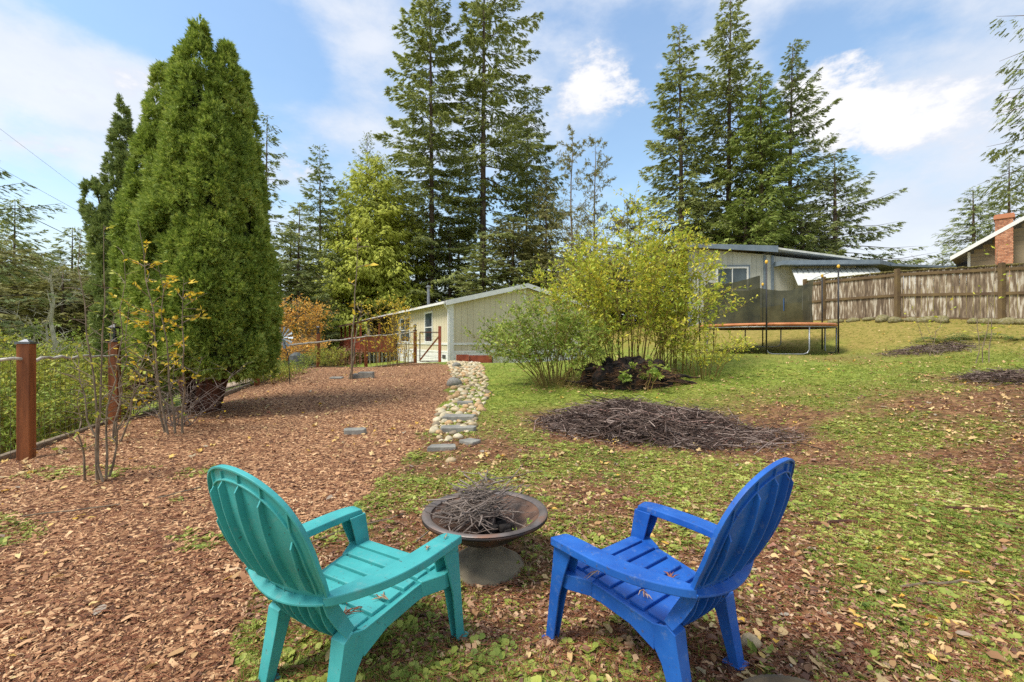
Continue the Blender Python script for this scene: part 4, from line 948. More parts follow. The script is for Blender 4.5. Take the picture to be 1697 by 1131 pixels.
q = at(203, 156, 11.5); ar2 = thing('arborvitae', 'darker narrow arborvitae left of the huge one, with a side top leaning left', 'arborvitae', (q[0], 11.5, float(gz(q[0], 11.5))))
core = MB(); parts = spire(q[0] - .0, 11.5, .3, q[2], .46, 15000, r, core=core)
q2 = at(225, 430, 11.3); parts += spire(q2[0], 11.3, -.1, q2[2] + 1.2, .7, 12000, r, core=core)
q3 = at(200, 470, 11.3); q4 = at(150, 285, 11.3); parts += spire(q3[0], 11.3, q3[2], q4[2], .36, 5500, r, lx=q4[0] - q3[0], core=None)
V, Fs = cat_(parts); npmesh('crown', V, Fs, MT['arb_dark'], ar2); core.build('light_block_core', MT['core'], ar2)  # same added dark shell inside this crown, keeps light from passing through
b = MB(); q = ORG[ar2.name]; b.tube([q, q + np.array([0, 0, 2.])], [.14, .1], 8); b.tube([q + np.array([0, 0, .4]), (q3[0], 11.3, q3[2]), (q4[0] + .1, 11.3, q4[2] - .3)], [.08, .05, .01], 6); b.build('trunk', MT['bark_red'], ar2)

# broadleaf shrubs and saplings: arching stems, twigs, leaves
def shrub(name, label, cat, x, y, H, spread, ns, tw, leaves, ls, ml, ms='stem', seed=0, base_r=.25, lean=(0, 0), zb=None, start=.2, sr=.012, arch=.25, tl=.35, wob=.04, group=None, leaft=LEAF, droop=0., twr=.35, hv=.75, up=.6):
    r = np.random.default_rng(seed + 500); z0 = float(gz(x, y)) if zb is None else zb
    t = thing(name, label, cat, (x, y, z0 - .03), group=group); b = MB(); LP = []; LD = []
    for i in range(ns):
        a = 2.39996 * i + r.normal(0, .4); br = base_r * math.sqrt((i + .5) / ns); k = (i + .5) / ns
        h = H * r.uniform(hv, 1.0) * (1 - arch * k); sp = spread * (.25 + .75 * k) * r.uniform(.6, 1.1)
        o = np.array([x + br * math.cos(a), y + br * math.sin(a) * .8, z0 - .03]); out = np.array([math.cos(a), math.sin(a), 0])
        end = o + out * sp + np.array([lean[0] * r.uniform(.4, 1), lean[1], 0]) + np.array([0, 0, h])
        m = 6; path = []
        for j in range(m + 1):
            s = j / m; q = o + (end - o) * np.array([s ** 1.3, s ** 1.3, 1 - (1 - s) ** 1.35 if arch > .1 else s]); q = q + r.normal(0, wob, 3) * (j > 0) * H * .3; path.append(q)
        b.tube(path, [sr * (1 - .8 * j / m) for j in range(m + 1)], 5, caps=False)
        pa = np.array(path)
        for j in range(tw):
            s = start + (1 - start) * r.uniform(0, 1) ** .8; f = s * m; i0 = min(int(f), m - 1); q = pa[i0] + (pa[i0 + 1] - pa[i0]) * (f - i0)
            a2 = r.uniform(0, 6.28); d = np.array([math.cos(a2), math.sin(a2), r.normal(up, .4)]) + out * .4; d /= np.linalg.norm(d); L = tl * r.uniform(.4, 1.2)
            e = q + d * L + np.array([0, 0, -droop * L]); mid = (q + e) / 2 + np.array([0, 0, .08 * L]) + r.normal(0, .04, 3) * L
            b.tube([q, mid, e], [sr * twr, sr * twr * .7, sr * twr * .3], 3, caps=False)
            nl = r.poisson(leaves); 
            if nl:
                u = r.uniform(.15, 1.05, nl)[:, None]; PP = q * (1 - u) ** 2 + 2 * mid * u * (1 - u) + e * u ** 2 + r.normal(0, .012, (nl, 3)); LP.append(PP); LD.append(d + r.normal(0, .75, (nl, 3)) + np.array([0, 0, -.15]))
    b.build('stems', MT[ms], t, recalc=False)
    if LP:
        P_ = np.concatenate(LP); D = np.concatenate(LD); n = len(P_); D, S, U = basis(D, r.normal(0, .6, (n, 3)) + np.array([0, 0, 1.])); V, Fs = scatter(leaft[0], leaft[1], P_, D, S, U, ls * r.uniform(.5, 1.2, n)); npmesh('foliage', V, Fs, MT[ml], t)
    return t
# big yellow-green shrub and its darker neighbour
p = g(1035, 640); yx, yy = 2.95, 11.3
shrub('shrub', 'large airy yellow green shrub fanning up behind the black stump', 'shrub', yx + .1, yy + .4, 4.5, 2.1, 50, 36, 8, .10, 'yellow', seed=1, base_r=.8, arch=.4, tl=.55, start=.25, wob=.035, hv=.6)
shrub('shrub', 'tall yellow leaved shrub just left of the grey house wall', 'shrub', 4.2, 11.9, 4.2, 1.1, 24, 30, 7, .10, 'yellow', seed=2, base_r=.5, arch=.3, tl=.45, start=.12)
shrub('shrub', 'dark green leaved shrub with many slender stems left of the yellow shrub', 'shrub', .95, 10.7, 2.45, 1.7, 40, 28, 7, .095, 'green', seed=3, base_r=.35, arch=.55, tl=.45, start=.3, lean=(-.45, 0), hv=.6)
shrub('shrub', 'yellow topped shrub between the green shrub and the big yellow shrub', 'shrub', 1.75, 11.9, 3.3, .9, 12, 22, 7, .10, 'yellow', seed=4, base_r=.4, arch=.25, tl=.45, start=.3, lean=(-.3, 0))
shrub('shrub', 'low yellow shrub at the foot of the trampoline', 'shrub', 4.6, 10.9, 1.3, .9, 16, 18, 7, .07, 'yellow', seed=5, base_r=.4, arch=.4, tl=.35)
# black stump
import bmesh
def lump(name, label, cat, c, sz, m, seed, amp=.35, sub=4, kind=None, fr=3.):
    from mathutils import noise as mn
    bm = bmesh.new(); bmesh.ops.create_icosphere(bm, subdivisions=sub, radius=1)
    for v in bm.verts:
        q = v.co * fr + Vector((seed * 7.1, 0, 0)); k = 1 + amp * mn.noise(q) + amp * .6 * mn.noise(q * 2.3) + amp * .4 * mn.noise(q * 5.1)
        v.co = Vector((v.co.x * k * sz[0], v.co.y * k * sz[1], v.co.z * k * sz[2]))
    me = bpy.data.meshes.new(name); bm.to_mesh(me); bm.free(); me.materials.append(MT[m]); o = link(name, me); o.location = tuple(float(q) for q in c)
    return tag(o, label, cat, kind=kind)
q = at(1045, 610, 10.6); zs = float(gz(q[0], 10.6))
st = thing('tree_stump', 'black rotten stump mound overgrown by the yellow shrub', 'stump', (q[0], 10.6, zs))
b = MB(); r = random.Random(3)
from mathutils import noise as mn
for i in range(70):
    a = r.uniform(0, 6.28); rr = r.uniform(.15, 1.1); x0 = q[0] + rr * math.cos(a); y0 = 10.6 + rr * .5 * math.sin(a); hh = r.uniform(.42, .68) * (1.1 - rr * .35)
    pa = [Vector((x0 + r.gauss(0, .05), y0 + r.gauss(0, .05), zs - .08)), Vector((x0 + r.gauss(0, .07), y0, zs + hh * .5)), Vector((x0 + r.gauss(0, .12), y0 + r.gauss(0, .08), zs + hh))]
    w = r.uniform(.08, .19); b.tube(pa, [w * 1.2, w * 1.05, w * .7], 7)
ob = b.build('stump_body', MT['stump'], st)
for dx, dz, L, a in [(-.85, .1, .8, 2.7), (-.7, .42, .7, 3.0), (.8, .25, .7, .3), (.9, .15, .9, -.1), (.2, .45, .4, .2), (-.3, .5, .5, 2.4)]:
    b = MB(); o = np.array([q[0] + dx, 10.4, zs + dz]); e = o + np.array([math.cos(a) * L, -.2, math.sin(a) * L * .3 - .1]); b.tube(bent(o, e, r, .03), [.06, .05, .035, .025, .012], 6); b.build('root', MT['stump'], st)
shrub('bramble', 'green bramble leaves sprouting in front of the black stump', 'bramble', q[0] + .1, 9.95, .75, .4, 7, 5, 4, .14, 'green', seed=8, base_r=.3, tl=.2, leaft=MAPLE)
shrub('grass_clump', 'dry yellowish stalks at the left foot of the stump', 'grass clump', .95, 10.2, .5, .6, 40, 2, 0, .05, 'grass', ms='stem', seed=9, base_r=.4, sr=.004)

# golden climbing shrub by the porch, orange maples, hedge outside the fence
q = at(640, 600, 18.2); shrub('shrub', 'golden yellow leaved shrub growing up the fence before the porch', 'shrub', q[0], 18.2, 3.0, .8, 14, 16, 4, .10, 'gold', seed=10, base_r=.6, arch=.15, tl=.5, start=.1)
q = at(672, 600, 18.4); shrub('shrub', 'smaller golden shrub beside the gate post', 'shrub', q[0], 18.4, 2.1, .45, 10, 13, 4, .095, 'gold', seed=11, base_r=.4, arch=.2, tl=.4, start=.1)
for px, py, d, sp, lb, sd in ((462, 492, 27, 1.5, 'orange leaved maple nearest the arborvitae', 12), (508, 482, 28, 1.4, 'orange leaved maple right of the first one', 13), (500, 560, 24, 1.3, 'low orange bush behind the black bins', 14)):
    x, y, H = tz(px, py, d); shrub('maple', lb, 'maple tree' if sd < 14 else 'bush', x, y, H, sp, 16, 30, 4, .17, 'orange', ms='twig', seed=sd, base_r=.3, arch=.25, tl=.7, start=.3, sr=.03)
hedges = [(20, 640, 8.6, 1.5, 1.1, 'hedge'), (75, 655, 9.2, 1.6, 1.1, 'hedge'), (120, 640, 10.2, 1.7, 1.2, 'hedge'), (-40, 640, 8.0, 1.7, 1.1, 'hedge'), (30, 700, 7.3, 1.1, .8, 'green'), (110, 700, 8.0, 1.1, .9, 'hedge'), (60, 575, 17, 1.6, 1.9, 'hedge'), (150, 570, 18, 1.8, 1.8, 'green'), (-30, 575, 16, 1.8, 1.8, 'green'), (100, 560, 22, 2.2, 2.2, 'hedge')]
HL = ['leafy yellow green bush behind the first fence post', 'leafy bush just right of the first fence post', 'leafy bush against the second fence post', 'leafy bush cut by the left edge of the photo', 'low dark bush at the foot of the first fence post', 'low bush between the two near fence posts', 'far yellow green bush under the pale alder', 'far green bush seen over the top rail', 'far green bush at the left edge above the rail', 'farthest pale bush beyond the wire fence']
for i, (px, py, d, H, sp, ml) in enumerate(hedges):
    x = (px - CX) / F * d; zb = float(gz(x, d)); top = CAMZ + (CY - py) / F * d + H * .55
    H2 = max(top - zb, H); shrub('bush', HL[i], 'bush', x, d, H2, sp, 46 if d < 12 else 40, 16, 7, .07 if d < 12 else .13, ml, seed=30 + i, base_r=sp * .8, arch=.25, tl=.35 if d < 12 else .6, start=.1, zb=zb, sr=.008, group='bushes outside the wire fence')
x = (218 - CX) / F * 8.6; shrub('barberry', 'dark red twiggy bush between the second post and the arborvitae', 'bush', x, 8.7, 1.0, .6, 40, 12, 3, .03, 'red', ms='bark_red', seed=50, base_r=.4, sr=.004, tl=.25)
for px, d, H, lb, ml, sd in ((415, 13.6, .6, 'low green bush just right of the arborvitae trunk', 'hedge', 51), (545, 17.5, .9, 'yellow green bush at the foot of the lamp post', 'hedge', 52), (530, 18.5, .75, 'round green bush left of the lamp post', 'green', 53), (575, 18.8, 1.0, 'dry pinkish bush under the deck', 'dry', 54), (470, 14.5, .5, 'small silvery bush beside the black pot', 'green', 55), (455, 12.8, .5, 'weedy clump at the edge behind the spinner pole', 'hedge', 56), (832, 21.2, .62, 'grey green lavender clump in the white planter', 'lav', 57)):
    x = (px - CX) / F * d; shrub('bush', lb, 'bush', x, d, H, .5, 34, 10, 5, .06, {'dry': 'litter', 'lav': 'green'}.get(ml, ml), seed=sd, base_r=.5, tl=.22, start=.1, sr=.006)

# bare alder with pale bark and other thin trees
def baretree(label, px, py, d, spread, seed, mt, leaves=0, ml='fir_olive', ls=.1, ntr=1, nbr=26, tr=.1, name='alder', cat='bare tree', sub=7, upw=.8):
    x, y, H = tz(px, py, d); r = random.Random(seed); z0 = float(gz(x, y)); t = thing(name, label, cat, (x, y, z0)); b = MB(); LP = []
    for k in range(ntr):
        dx = r.uniform(-.5, .5) * (ntr > 1) + (k - (ntr - 1) / 2) * .5; h = H * (1 if k == 0 else r.uniform(.75, .95))
        path = [Vector((x + dx * (j / 8) * 1.5 + r.gauss(0, .05), y + r.gauss(0, .05), z0 + h * j / 8)) for j in range(9)]; b.tube(path, [tr * (1 - j / 8) ** .8 + .008 for j in range(9)], 7)
        for i in range(nbr):
            s = r.uniform(.2, .97); f = s * 8; i0 = int(f); q = path[i0].lerp(path[min(i0 + 1, 8)], f - i0); a = r.uniform(0, 6.28); L = spread * (1.1 - s) ** .7 * r.uniform(.5, 1.1)
            e = q + Vector((math.cos(a) * L, math.sin(a) * L, L * r.uniform(upw * .4, upw * 1.2))); pp = bent(q, e, r, .05 * L, 4); rb = tr * .3 * (1.05 - s); b.tube(pp, [rb, rb * .8, rb * .6, rb * .4, .006], 4, caps=False)
            for j in range(sub):
                u = r.uniform(.3, 1); c = q.lerp(e, u); l = L * r.uniform(.15, .45); e2 = c + Vector((r.gauss(0, 1), r.gauss(0, 1), r.gauss(.5, .6))).normalized() * l; b.tube([c, (c + e2) / 2 + Vector((0, 0, .05 * l)), e2], [.009, .007, .004], 3, caps=False)
                for _ in range(leaves): LP.append(c.lerp(e2, r.random()))
    b.build('trunk', MT[mt], t, recalc=False)
    if LP:
        P_ = np.array([tuple(q) for q in LP]); n = len(P_); D, S, U = basis(rdir(n) + np.array([0, 0, -.3]), rdir(n)); tt = FRL[0]; V, Fs = scatter(tt[0], tt[1], P_, D, S, U, ls * rnd(n, .6, 1.3)); npmesh('crown', V, Fs, MT[ml], t)
    return t
baretree('pale barked leafless alder standing beyond the wire fence', 86, 428, 15.2, 2.1, 1, 'bark_pale', ntr=1, nbr=30, tr=.10, sub=9)
baretree('smaller leaning pale alder beside the taller one', 66, 480, 15.8, 1.6, 2, 'bark_pale', ntr=2, nbr=14, tr=.055, sub=7)
baretree('thin airy larch like tree with sparse needles, left of its pair', 948, 212, 33, 3.2, 3, 'twig', 4, 'fir_olive', .3, 1, 60, .11, 'thin_tree', 'thin tree', 9)
baretree('thin airy tree with sparse needles, right of its pair', 985, 228, 34, 3.4, 4, 'twig', 4, 'fir_olive', .3, 1, 60, .11, 'thin_tree', 'thin tree', 9)
baretree('low sparse brown tree above the yellow shrub', 1040, 330, 36, 2.8, 5, 'twig', 5, 'fir_olive', .32, 1, 46, .1, 'thin_tree', 'thin tree', 9)
baretree('tiny bare tree on the skyline left of the brown house', 1520, 425, 60, 3.5, 6, 'twig', 0, name='thin_tree', cat='thin tree', nbr=30)

# saplings on the mulch
def sapling(label, px, py, d, tops, seed, leaves, ml, tw=12, sr=.016, tl=.35, ls=.06, mt='twig', name='sapling', lo=.25, low=0):
    """tops: list of (px,py) of stem tips"""
    o = at(px, py, d); o[2] = float(gz(o[0], o[1])); r = random.Random(seed); t = thing(name, label, 'sapling', tuple(o)); b = MB(); LP = []; LD = []
    for k, (tx, ty) in enumerate(tops):
        e = at(tx, ty, d + r.uniform(-.2, .2)); st_ = o + np.array([r.gauss(0, .07), r.gauss(0, .05), -.03]); pa = bent(st_, e, r, .02, 7); pa[-1] = Vector(e); b.tube(pa, [sr * (1 - .85 * j / 7) for j in range(8)], 6, caps=False)
        H = (pa[-1] - pa[0]).length
        for i in range(tw):
            s = lo + (1 - lo) * r.random(); f = s * 7; i0 = min(int(f), 6); q = pa[i0].lerp(pa[i0 + 1], f - i0); a = r.uniform(0, 6.28); L = tl * r.uniform(.4, 1.3) * (1.25 - s)
            e2 = q + Vector((math.cos(a) * L, math.sin(a) * L, L * r.uniform(-.1, .8))); mid = (q + e2) / 2 + Vector((r.gauss(0, .05), r.gauss(0, .05), .06)) * L; b.tube([q, mid, e2], [sr * .38, sr * .28, sr * .12], 4, caps=False)
            for _ in range(np.random.default_rng(seed * 97 + i + k * 31).poisson(leaves)):
                u = r.uniform(.3, 1.05); LP.append(q.lerp(e2, u)); LD.append((e2 - q).normalized() + Vector((r.gauss(0, .6), r.gauss(0, .6), r.gauss(0, .5))))
    b.build('stems', MT[mt], t, recalc=False)
    if LP:
        P_ = np.array([tuple(q) for q in LP]); D = np.array([tuple(q) for q in LD]); n = len(P_); D, S, U = basis(D, rdir(n) + np.array([0, 0, .8])); V, Fs = scatter(LEAF[0], LEAF[1], P_, D, S, U, ls * rnd(n, .6, 1.3)); npmesh('leaves', V, Fs, MT[ml], t)
    return t
sapling('multi stemmed bare sapling on the mulch, nearest the left fence post', 160, 803, 4.55, [(135, 380), (172, 372), (120, 560), (190, 520), (228, 600), (130, 650)], 1, 1.3, 'hedge', 15, .012, .34, .055)
sapling('sapling with yellow leaf clusters in front of the arborvitae', 277, 735, 6.4, [(228, 365), (262, 440), (305, 460), (246, 520)], 2, 5.5, 'gold', 18, .016, .62, .075)
sapling('thin twiggy sapling between the multi stemmed one and the arborvitae', 200, 740, 6.1, [(205, 420), (250, 560), (215, 500)], 3, 1.6, 'hedge', 14, .013, .55, .07)
sapling('low tangle of bare twigs spreading before the arborvitae trunks', 292, 715, 6.9, [(395, 640), (200, 600), (335, 590), (175, 660), (240, 580), (360, 665), (290, 600), (410, 600), (220, 640), (320, 640)], 4, .3, 'gold', 20, .009, .6, .05, lo=.1, mt='kindling')
sapling('slim young tree with a few yellow leaves before the porch', 585, 628, 12.8, [(592, 382), (600, 500)], 5, .9, 'gold', 8, .034, .8, .24, name='young_tree', lo=.2)
sapling('very thin sapling with yellow leaves before the right fence', 1632, 610, 9.8, [(1650, 420), (1625, 455), (1655, 400)], 6, 2.0, 'yellow', 8, .011, .5, .075)
sapling('green shoot growing between the blue chair and the fire bowl', 862, 955, 2.65, [(858, 850), (885, 875)], 7, 7, 'green', 9, .003, .10, .022)
sapling('thin arching stems with yellow leaves below the fence', 1540, 600, 11.3, [(1500, 480), (1570, 500), (1530, 520)], 8, 1.6, 'yellow', 7, .009, .45, .08)

# ferns
def fern(label, px, py, d, seed, s=.7):
    o = at(px, py, d); o[2] = float(gz(o[0], o[1])); r = np.random.default_rng(seed); V = []; Fs = []
    for i in range(22):
        a = 2.4 * i + r.normal(0, .2); L = s * r.uniform(.6, 1.1); out = np.array([math.cos(a), math.sin(a), 0]); sd = np.array([-out[1], out[0], 0]); up = r.uniform(.5, 1.1)
        for j in range(14):
            u = (j + 1) / 14; q = o + out * L * u + np.array([0, 0, L * (up * u - (up + .25) * u * u)]); w = L * .16 * math.sin(math.pi * min(1, u * .85 + .12)); 
            for sg in (-1, 1):
                b = len(V); V += [q, q + out * L * .045, q + sd * sg * w + out * L * .05 + np.array([0, 0, -w * .2])]; Fs.append((b, b + 1, b + 2))
    o2 = npmesh('fern', np.array(V), np.array(Fs), MT['fern'], o=tuple(o)); return tag(o2, label, 'fern', 'ferns under the fence')
fern('wide arching fern left of its pair under the fence', 1560, 566, 12.6, 1, .95); fern('arching fern right of its pair under the fence', 1615, 566, 12.4, 2, .85); fern('small fern at the right edge below the fence', 1690, 570, 11.6, 3, .6)

# mossy bank rocks
r = random.Random(9)
for i, px in enumerate([1385, 1412, 1440, 1462, 1483, 1510, 1535, 1560, 1612, 1640, 1668, 1690]):
    d = float(np.interp(px, [1365, 1487, 1660, 1790], [18.4, 15.7, 13.9, 12.3])); q = at(px, 545, d); z = float(gz(q[0], d)); s = r.uniform(.16, .3)
    me = stone_mesh(60 + i, .6); me.materials.append(MT['mossrock']); o = link('mossy_rock', me); o.location = (q[0], d, z + .05); o.scale = (s * 1.3, s, s); o.rotation_euler = (0, 0, r.uniform(0, 6)); tag(o, 'mossy rock set in the bank under the wooden fence', 'rock', 'mossy rocks under the wooden fence')

# ---------------------------------------------------------------- wire fence on the left
def zg(x, y): return float(gz(x, y))
FP = [(-5.87, 5.5, 570, 762, 0), (-6.55, 7.5, 567, 705, 1), (-6.95, 12.4, 590, 640, 0), (-7.45, 17.5, 553, 609, 1), (-6.1, 19.0, 556, 612, 0), (-4.3, 20.2, 548, 601, 1)]
fence = thing('wire_fence', 'brown post and wire fence with a peeled pole rail along the left of the mulch', 'wire fence', (-5.87, 5.5, zg(-5.87, 5.5)))
tops = []
for i, (x, y, pt, pb, lamp) in enumerate(FP):
    z0 = zg(x, y); z1 = CAMZ + (CY - pt) / F * y; tops.append((x, y, z1)); b = MB(); w = .125
    b.box((x, y, (z0 - .2 + z1) / 2), (w, w, z1 - z0 + .2), rz=.3 if i < 2 else .5); p_ = b.build('post', MT['post'], fence, bevel=.006)
    c = MB(); c.box((x, y, z1 + .012), (w + .02, w + .02, .024), rz=.3 if i < 2 else .5); c.box((x, y, z1 + .04), (w * .8, w * .8, .03), rz=.3 if i < 2 else .5, taper=.2); c.build('post_cap', MT['cap'] if not lamp else MT['black'], p_)
    if lamp:
        l = MB(); l.box((x, y, z1 + .10), (.09, .09, .012)); l.box((x, y, z1 + .23), (.14, .14, .02)); l.box((x, y, z1 + .265), (.12, .12, .05), taper=.25)
        for a in (-1, 1):
            for b_ in (-1, 1): l.box((x + a * .045, y + b_ * .045, z1 + .165), (.01, .01, .12))
        l.tube([(x, y, z1 + .03), (x, y, z1 + .10)], .03, 8); l.tube([(x, y, z1 + .11), (x, y, z1 + .2)], .025, 8); l.build('post_lamp', MT['black'], p_)
r = random.Random(2)
def sagrail(pts, r0, nm, mt, sag=.04, seg_=8, wob=.012):
    b = MB(); path = []
    for (a, c) in zip(pts[:-1], pts[1:]):
        for j in range(seg_):
            s = j / seg_; q = Vector(a).lerp(Vector(c), s); path.append(q + Vector((r.gauss(0, wob), r.gauss(0, wob), r.gauss(0, wob) - sag * 4 * s * (1 - s))))
    path.append(Vector(pts[-1])); b.tube(path, [r0 * (1 - .25 * i / len(path)) for i in range(len(path))], 6); return b.build(nm, MT[mt], fence, smooth=True)
A = at(-60, 603, 5.2); B = at(120, 591, 6.3); C_ = at(205, 590, 7.6)
sagrail([A, (FP[0][0] + .02, 5.42, CAMZ - .20), B, C_], .022, 'top_rail', 'rail', .0)
sagrail([at(452, 572, 13.5), at(527, 567, 17.3), at(608, 558, 18.8), at(688, 550, 20.1)], .035, 'top_rail', 'rail', .03)
sagrail([at(205, 590, 7.6), at(430, 588, 12.3), at(452, 572, 13.5)], .02, 'top_rail', 'rail', .02)
wp = [(-6.2, 1.5), (-5.95, 3.4)] + [(x - .07, y) for x, y, *_ in FP]
def wz(x, y, f): 
    z0 = zg(x, y); return z0 + .04 + f
wires = MB()
for k in range(11):
    f = .06 + k * .115
    for (a, c) in zip(wp[:-1], wp[1:]):
        n = 5; wires.tube([(a[0] + (c[0] - a[0]) * j / n, a[1] + (c[1] - a[1]) * j / n, wz(a[0] + (c[0] - a[0]) * j / n, a[1] + (c[1] - a[1]) * j / n, f)) for j in range(n + 1)], .0026 + .001 * (a[1] > 7), 3, caps=False)
for (a, c) in zip(wp[:5], wp[1:6]):
    L = math.hypot(c[0] - a[0], c[1] - a[1]); n = int(L / .11)
    for j in range(n):
        x = a[0] + (c[0] - a[0]) * j / n; y = a[1] + (c[1] - a[1]) * j / n; z0 = zg(x, y); wires.tube([(x, y, z0), (x, y, z0 + 1.24)], .0022, 3, caps=False)
wires.build('wire_mesh', MT['wire'], fence, recalc=False)
# timber edging along the mulch
e_ = MB(); ep = [(-6.2, 4.2), (-6.25, 5.5), (-6.8, 7.6), (-7.1, 10), (-7.2, 12.5), (-7.5, 15), (-7.55, 17.6), (-6.9, 18.4), (-6.0, 18.9), (-5.2, 19.5), (-4.3, 20.0)]
for a, c in zip(ep[:-1], ep[1:]): e_.beam((a[0], a[1], zg(*a) + .03), (c[0], c[1], zg(*c) + .03),   .09, .11)
tag(e_.build('edging_timber', MT['slab'] if 0 else MT['twig'], bevel=.02, o=(-6.2, 4.2, 0)), 'weathered log edging holding the mulch along the wire fence', 'edging')
# gate
ga = thing('garden_gate', 'brown metal gate with one diagonal brace beside the tan house', 'gate', (-4.15, 20.25, zg(-4.15, 20.25)))
P0 = np.array([-4.1, 20.25]); P1 = np.array([-3.24, 20.4]); z0 = zg(-3.6, 20.3) + .05; zt = CAMZ + (CY - 551) / F * 20.3
gp = MB(); gp.box((P1[0], P1[1], (z0 - .2 + zt + .2) / 2), (.12, .12, zt - z0 + .55)); gp.build('gate_post', MT['redwood'], ga, bevel=.006)
gf = MB()
for a, c in (((*P0, z0), (*P0, zt)), ((*P1, z0), (*P1, zt)), ((*P0, z0), (*P1, z0)), ((*P0, zt), (*P1, zt))): gf.tube([a, c], .022, 8)
gf.build('gate_frame', MT['bark_red'], ga)
gd = MB(); gd.beam((*P0, z0 + .05), (P1[0], P1[1] - .03, zt - .15), .05, .07); gd.build('brace', MT['post'], ga)
gw = MB()
for k in range(9): z = z0 + .12 + k * .14; gw.tube([(*P0, z), (*P1, z)], .004, 4)
gw.build('gate_wires', MT['wire'], ga)

# whirligig
q = g(482, 637, 5, 20); q = at(482, 637, 12.0); q[2] = zg(q[0], q[1])
wh = thing('wind_spinner', 'silver bladed wind spinner on a thin pole at the mulch edge', 'wind spinner', tuple(q)); zc = CAMZ + (CY - 560) / F * 12
b = MB(); b.tube([(q[0] - .02, q[1], q[2] - .1), (q[0] - .06, q[1], q[2] + .7), (q[0] - .2, q[1], zc)], .011, 6); b.build('pole', MT['black'], wh)
b = MB(); c0 = Vector((q[0] - .2, q[1] - .05, zc))
for ring, n_, r0, r1 in ((0, 14, .13, .29), (1, 9, .03, .14)):
    for i in range(n_):
        a = 2 * math.pi * i / n_ + ring * .2; d = Vector((math.cos(a), -.05, math.sin(a))); s_ = Vector((-math.sin(a), .45, math.cos(a))).normalized(); b.prism([c0 + d * r0 - s_ * .012, c0 + d * r0 + s_ * .012, c0 + d * r1 + s_ * .035, c0 + d * r1 - s_ * .035], (0, .004, 0))
b.build('blades', MT['silver'], wh)
# bins, pot, small red chair, cone, path
q = at(492, 612, 19.5); zb = zg(q[0], 19.5)
cb = thing('compost_bin', 'dark rounded compost bin left of the black crate', 'bin', (q[0], 19.5, zb)); b = MB(); b.lathe([(.36, 0), (.34, .5), (.29, .72), (.12, .84), (.0, .86)], (q[0], 19.5, zb), 12); b.build('bin_body', MT['plastic_bin'], cb, smooth=False, bevel=.01)
q = at(514, 610, 20); zb = zg(q[0], 20.); cr_ = thing('crate', 'black slatted crate beside the compost bin', 'crate', (q[0], 20., zb)); b = MB(); 
for k in range(4): b.box((q[0], 20, zb + .1 + k * .16), (.72, .6, .12))
b.build('slats', MT['black'], cr_, bevel=.01); b = MB(); b.box((q[0], 20, zb + .33), (.66, .54, .64)); b.build('inner_box', MT['vent'], cr_)
q = at(476, 620, 16.5); zb = zg(q[0], 16.5); b = MB(); b.lathe([(.12, 0), (.17, .26), (.19, .28), (.17, .28), (.15, .22), (0, .22)], (q[0], 16.5, zb), 16); tag(b.build('plant_pot', MT['black'], o=(q[0], 16.5, zb)), 'small black plant pot on the gravel path', 'pot')
q = at(460, 612, 18.5); zb = zg(q[0], 18.5); lc = thing('low_stool', 'small red wooden stool lying by the path', 'stool', (q[0], 18.5, zb)); b = MB(); 
for k in range(3): b.box((q[0] - .12 + k * .12, 18.5, zb + .22), (.1, .4, .03))
b.build('seat', MT['redwood'], lc); 
for sx in (-.17, .17):
    for sy in (-.15, .15): b = MB(); b.box((q[0] + sx, 18.5 + sy, zb + .1), (.04, .04, .22)); b.build('leg', MT['redwood'], lc)
pth = MB(); pp = [(-8.9, 13), (-8.6, 15), (-8.9, 18), (-9.8, 22), (-10.8, 27)]
V = []
for x, y in pp:
    for u in (-.9, -.45, 0, .45, .9): V.append((x + u, y, zg(x + u, y) + .03))
pth.add(V, [(i * 5 + j, i * 5 + j + 1, i * 5 + 6 + j, i * 5 + 5 + j) for i in range(4) for j in range(4)])
MT['gravel'] = mat('path_gravel', [srgb(150, 128, 108), srgb(184, 164, 142)], scale=20, rough=.95, bump=.5)
tag(pth.build('path', MT['gravel']), kind='structure')
for i, (px, py, w, h, lb) in enumerate([(607, 623, .42, .2, 'grey block beside the young tree, right of it'), (594, 625, .3, .15, 'grey block at the foot of the young tree'), (558, 632, .35, .08, 'flat grey rock left of the young tree')]):
    q = at(px, py, 12.9); z = zg(q[0], 12.9); b = MB(); b.box((q[0], 12.9, z + h / 2 - .03), (w, .25, h), rz=.1); tag(b.build('stone_block', MT['slab'], bevel=.03, o=(q[0], 12.9, z)), lb, 'stone block')

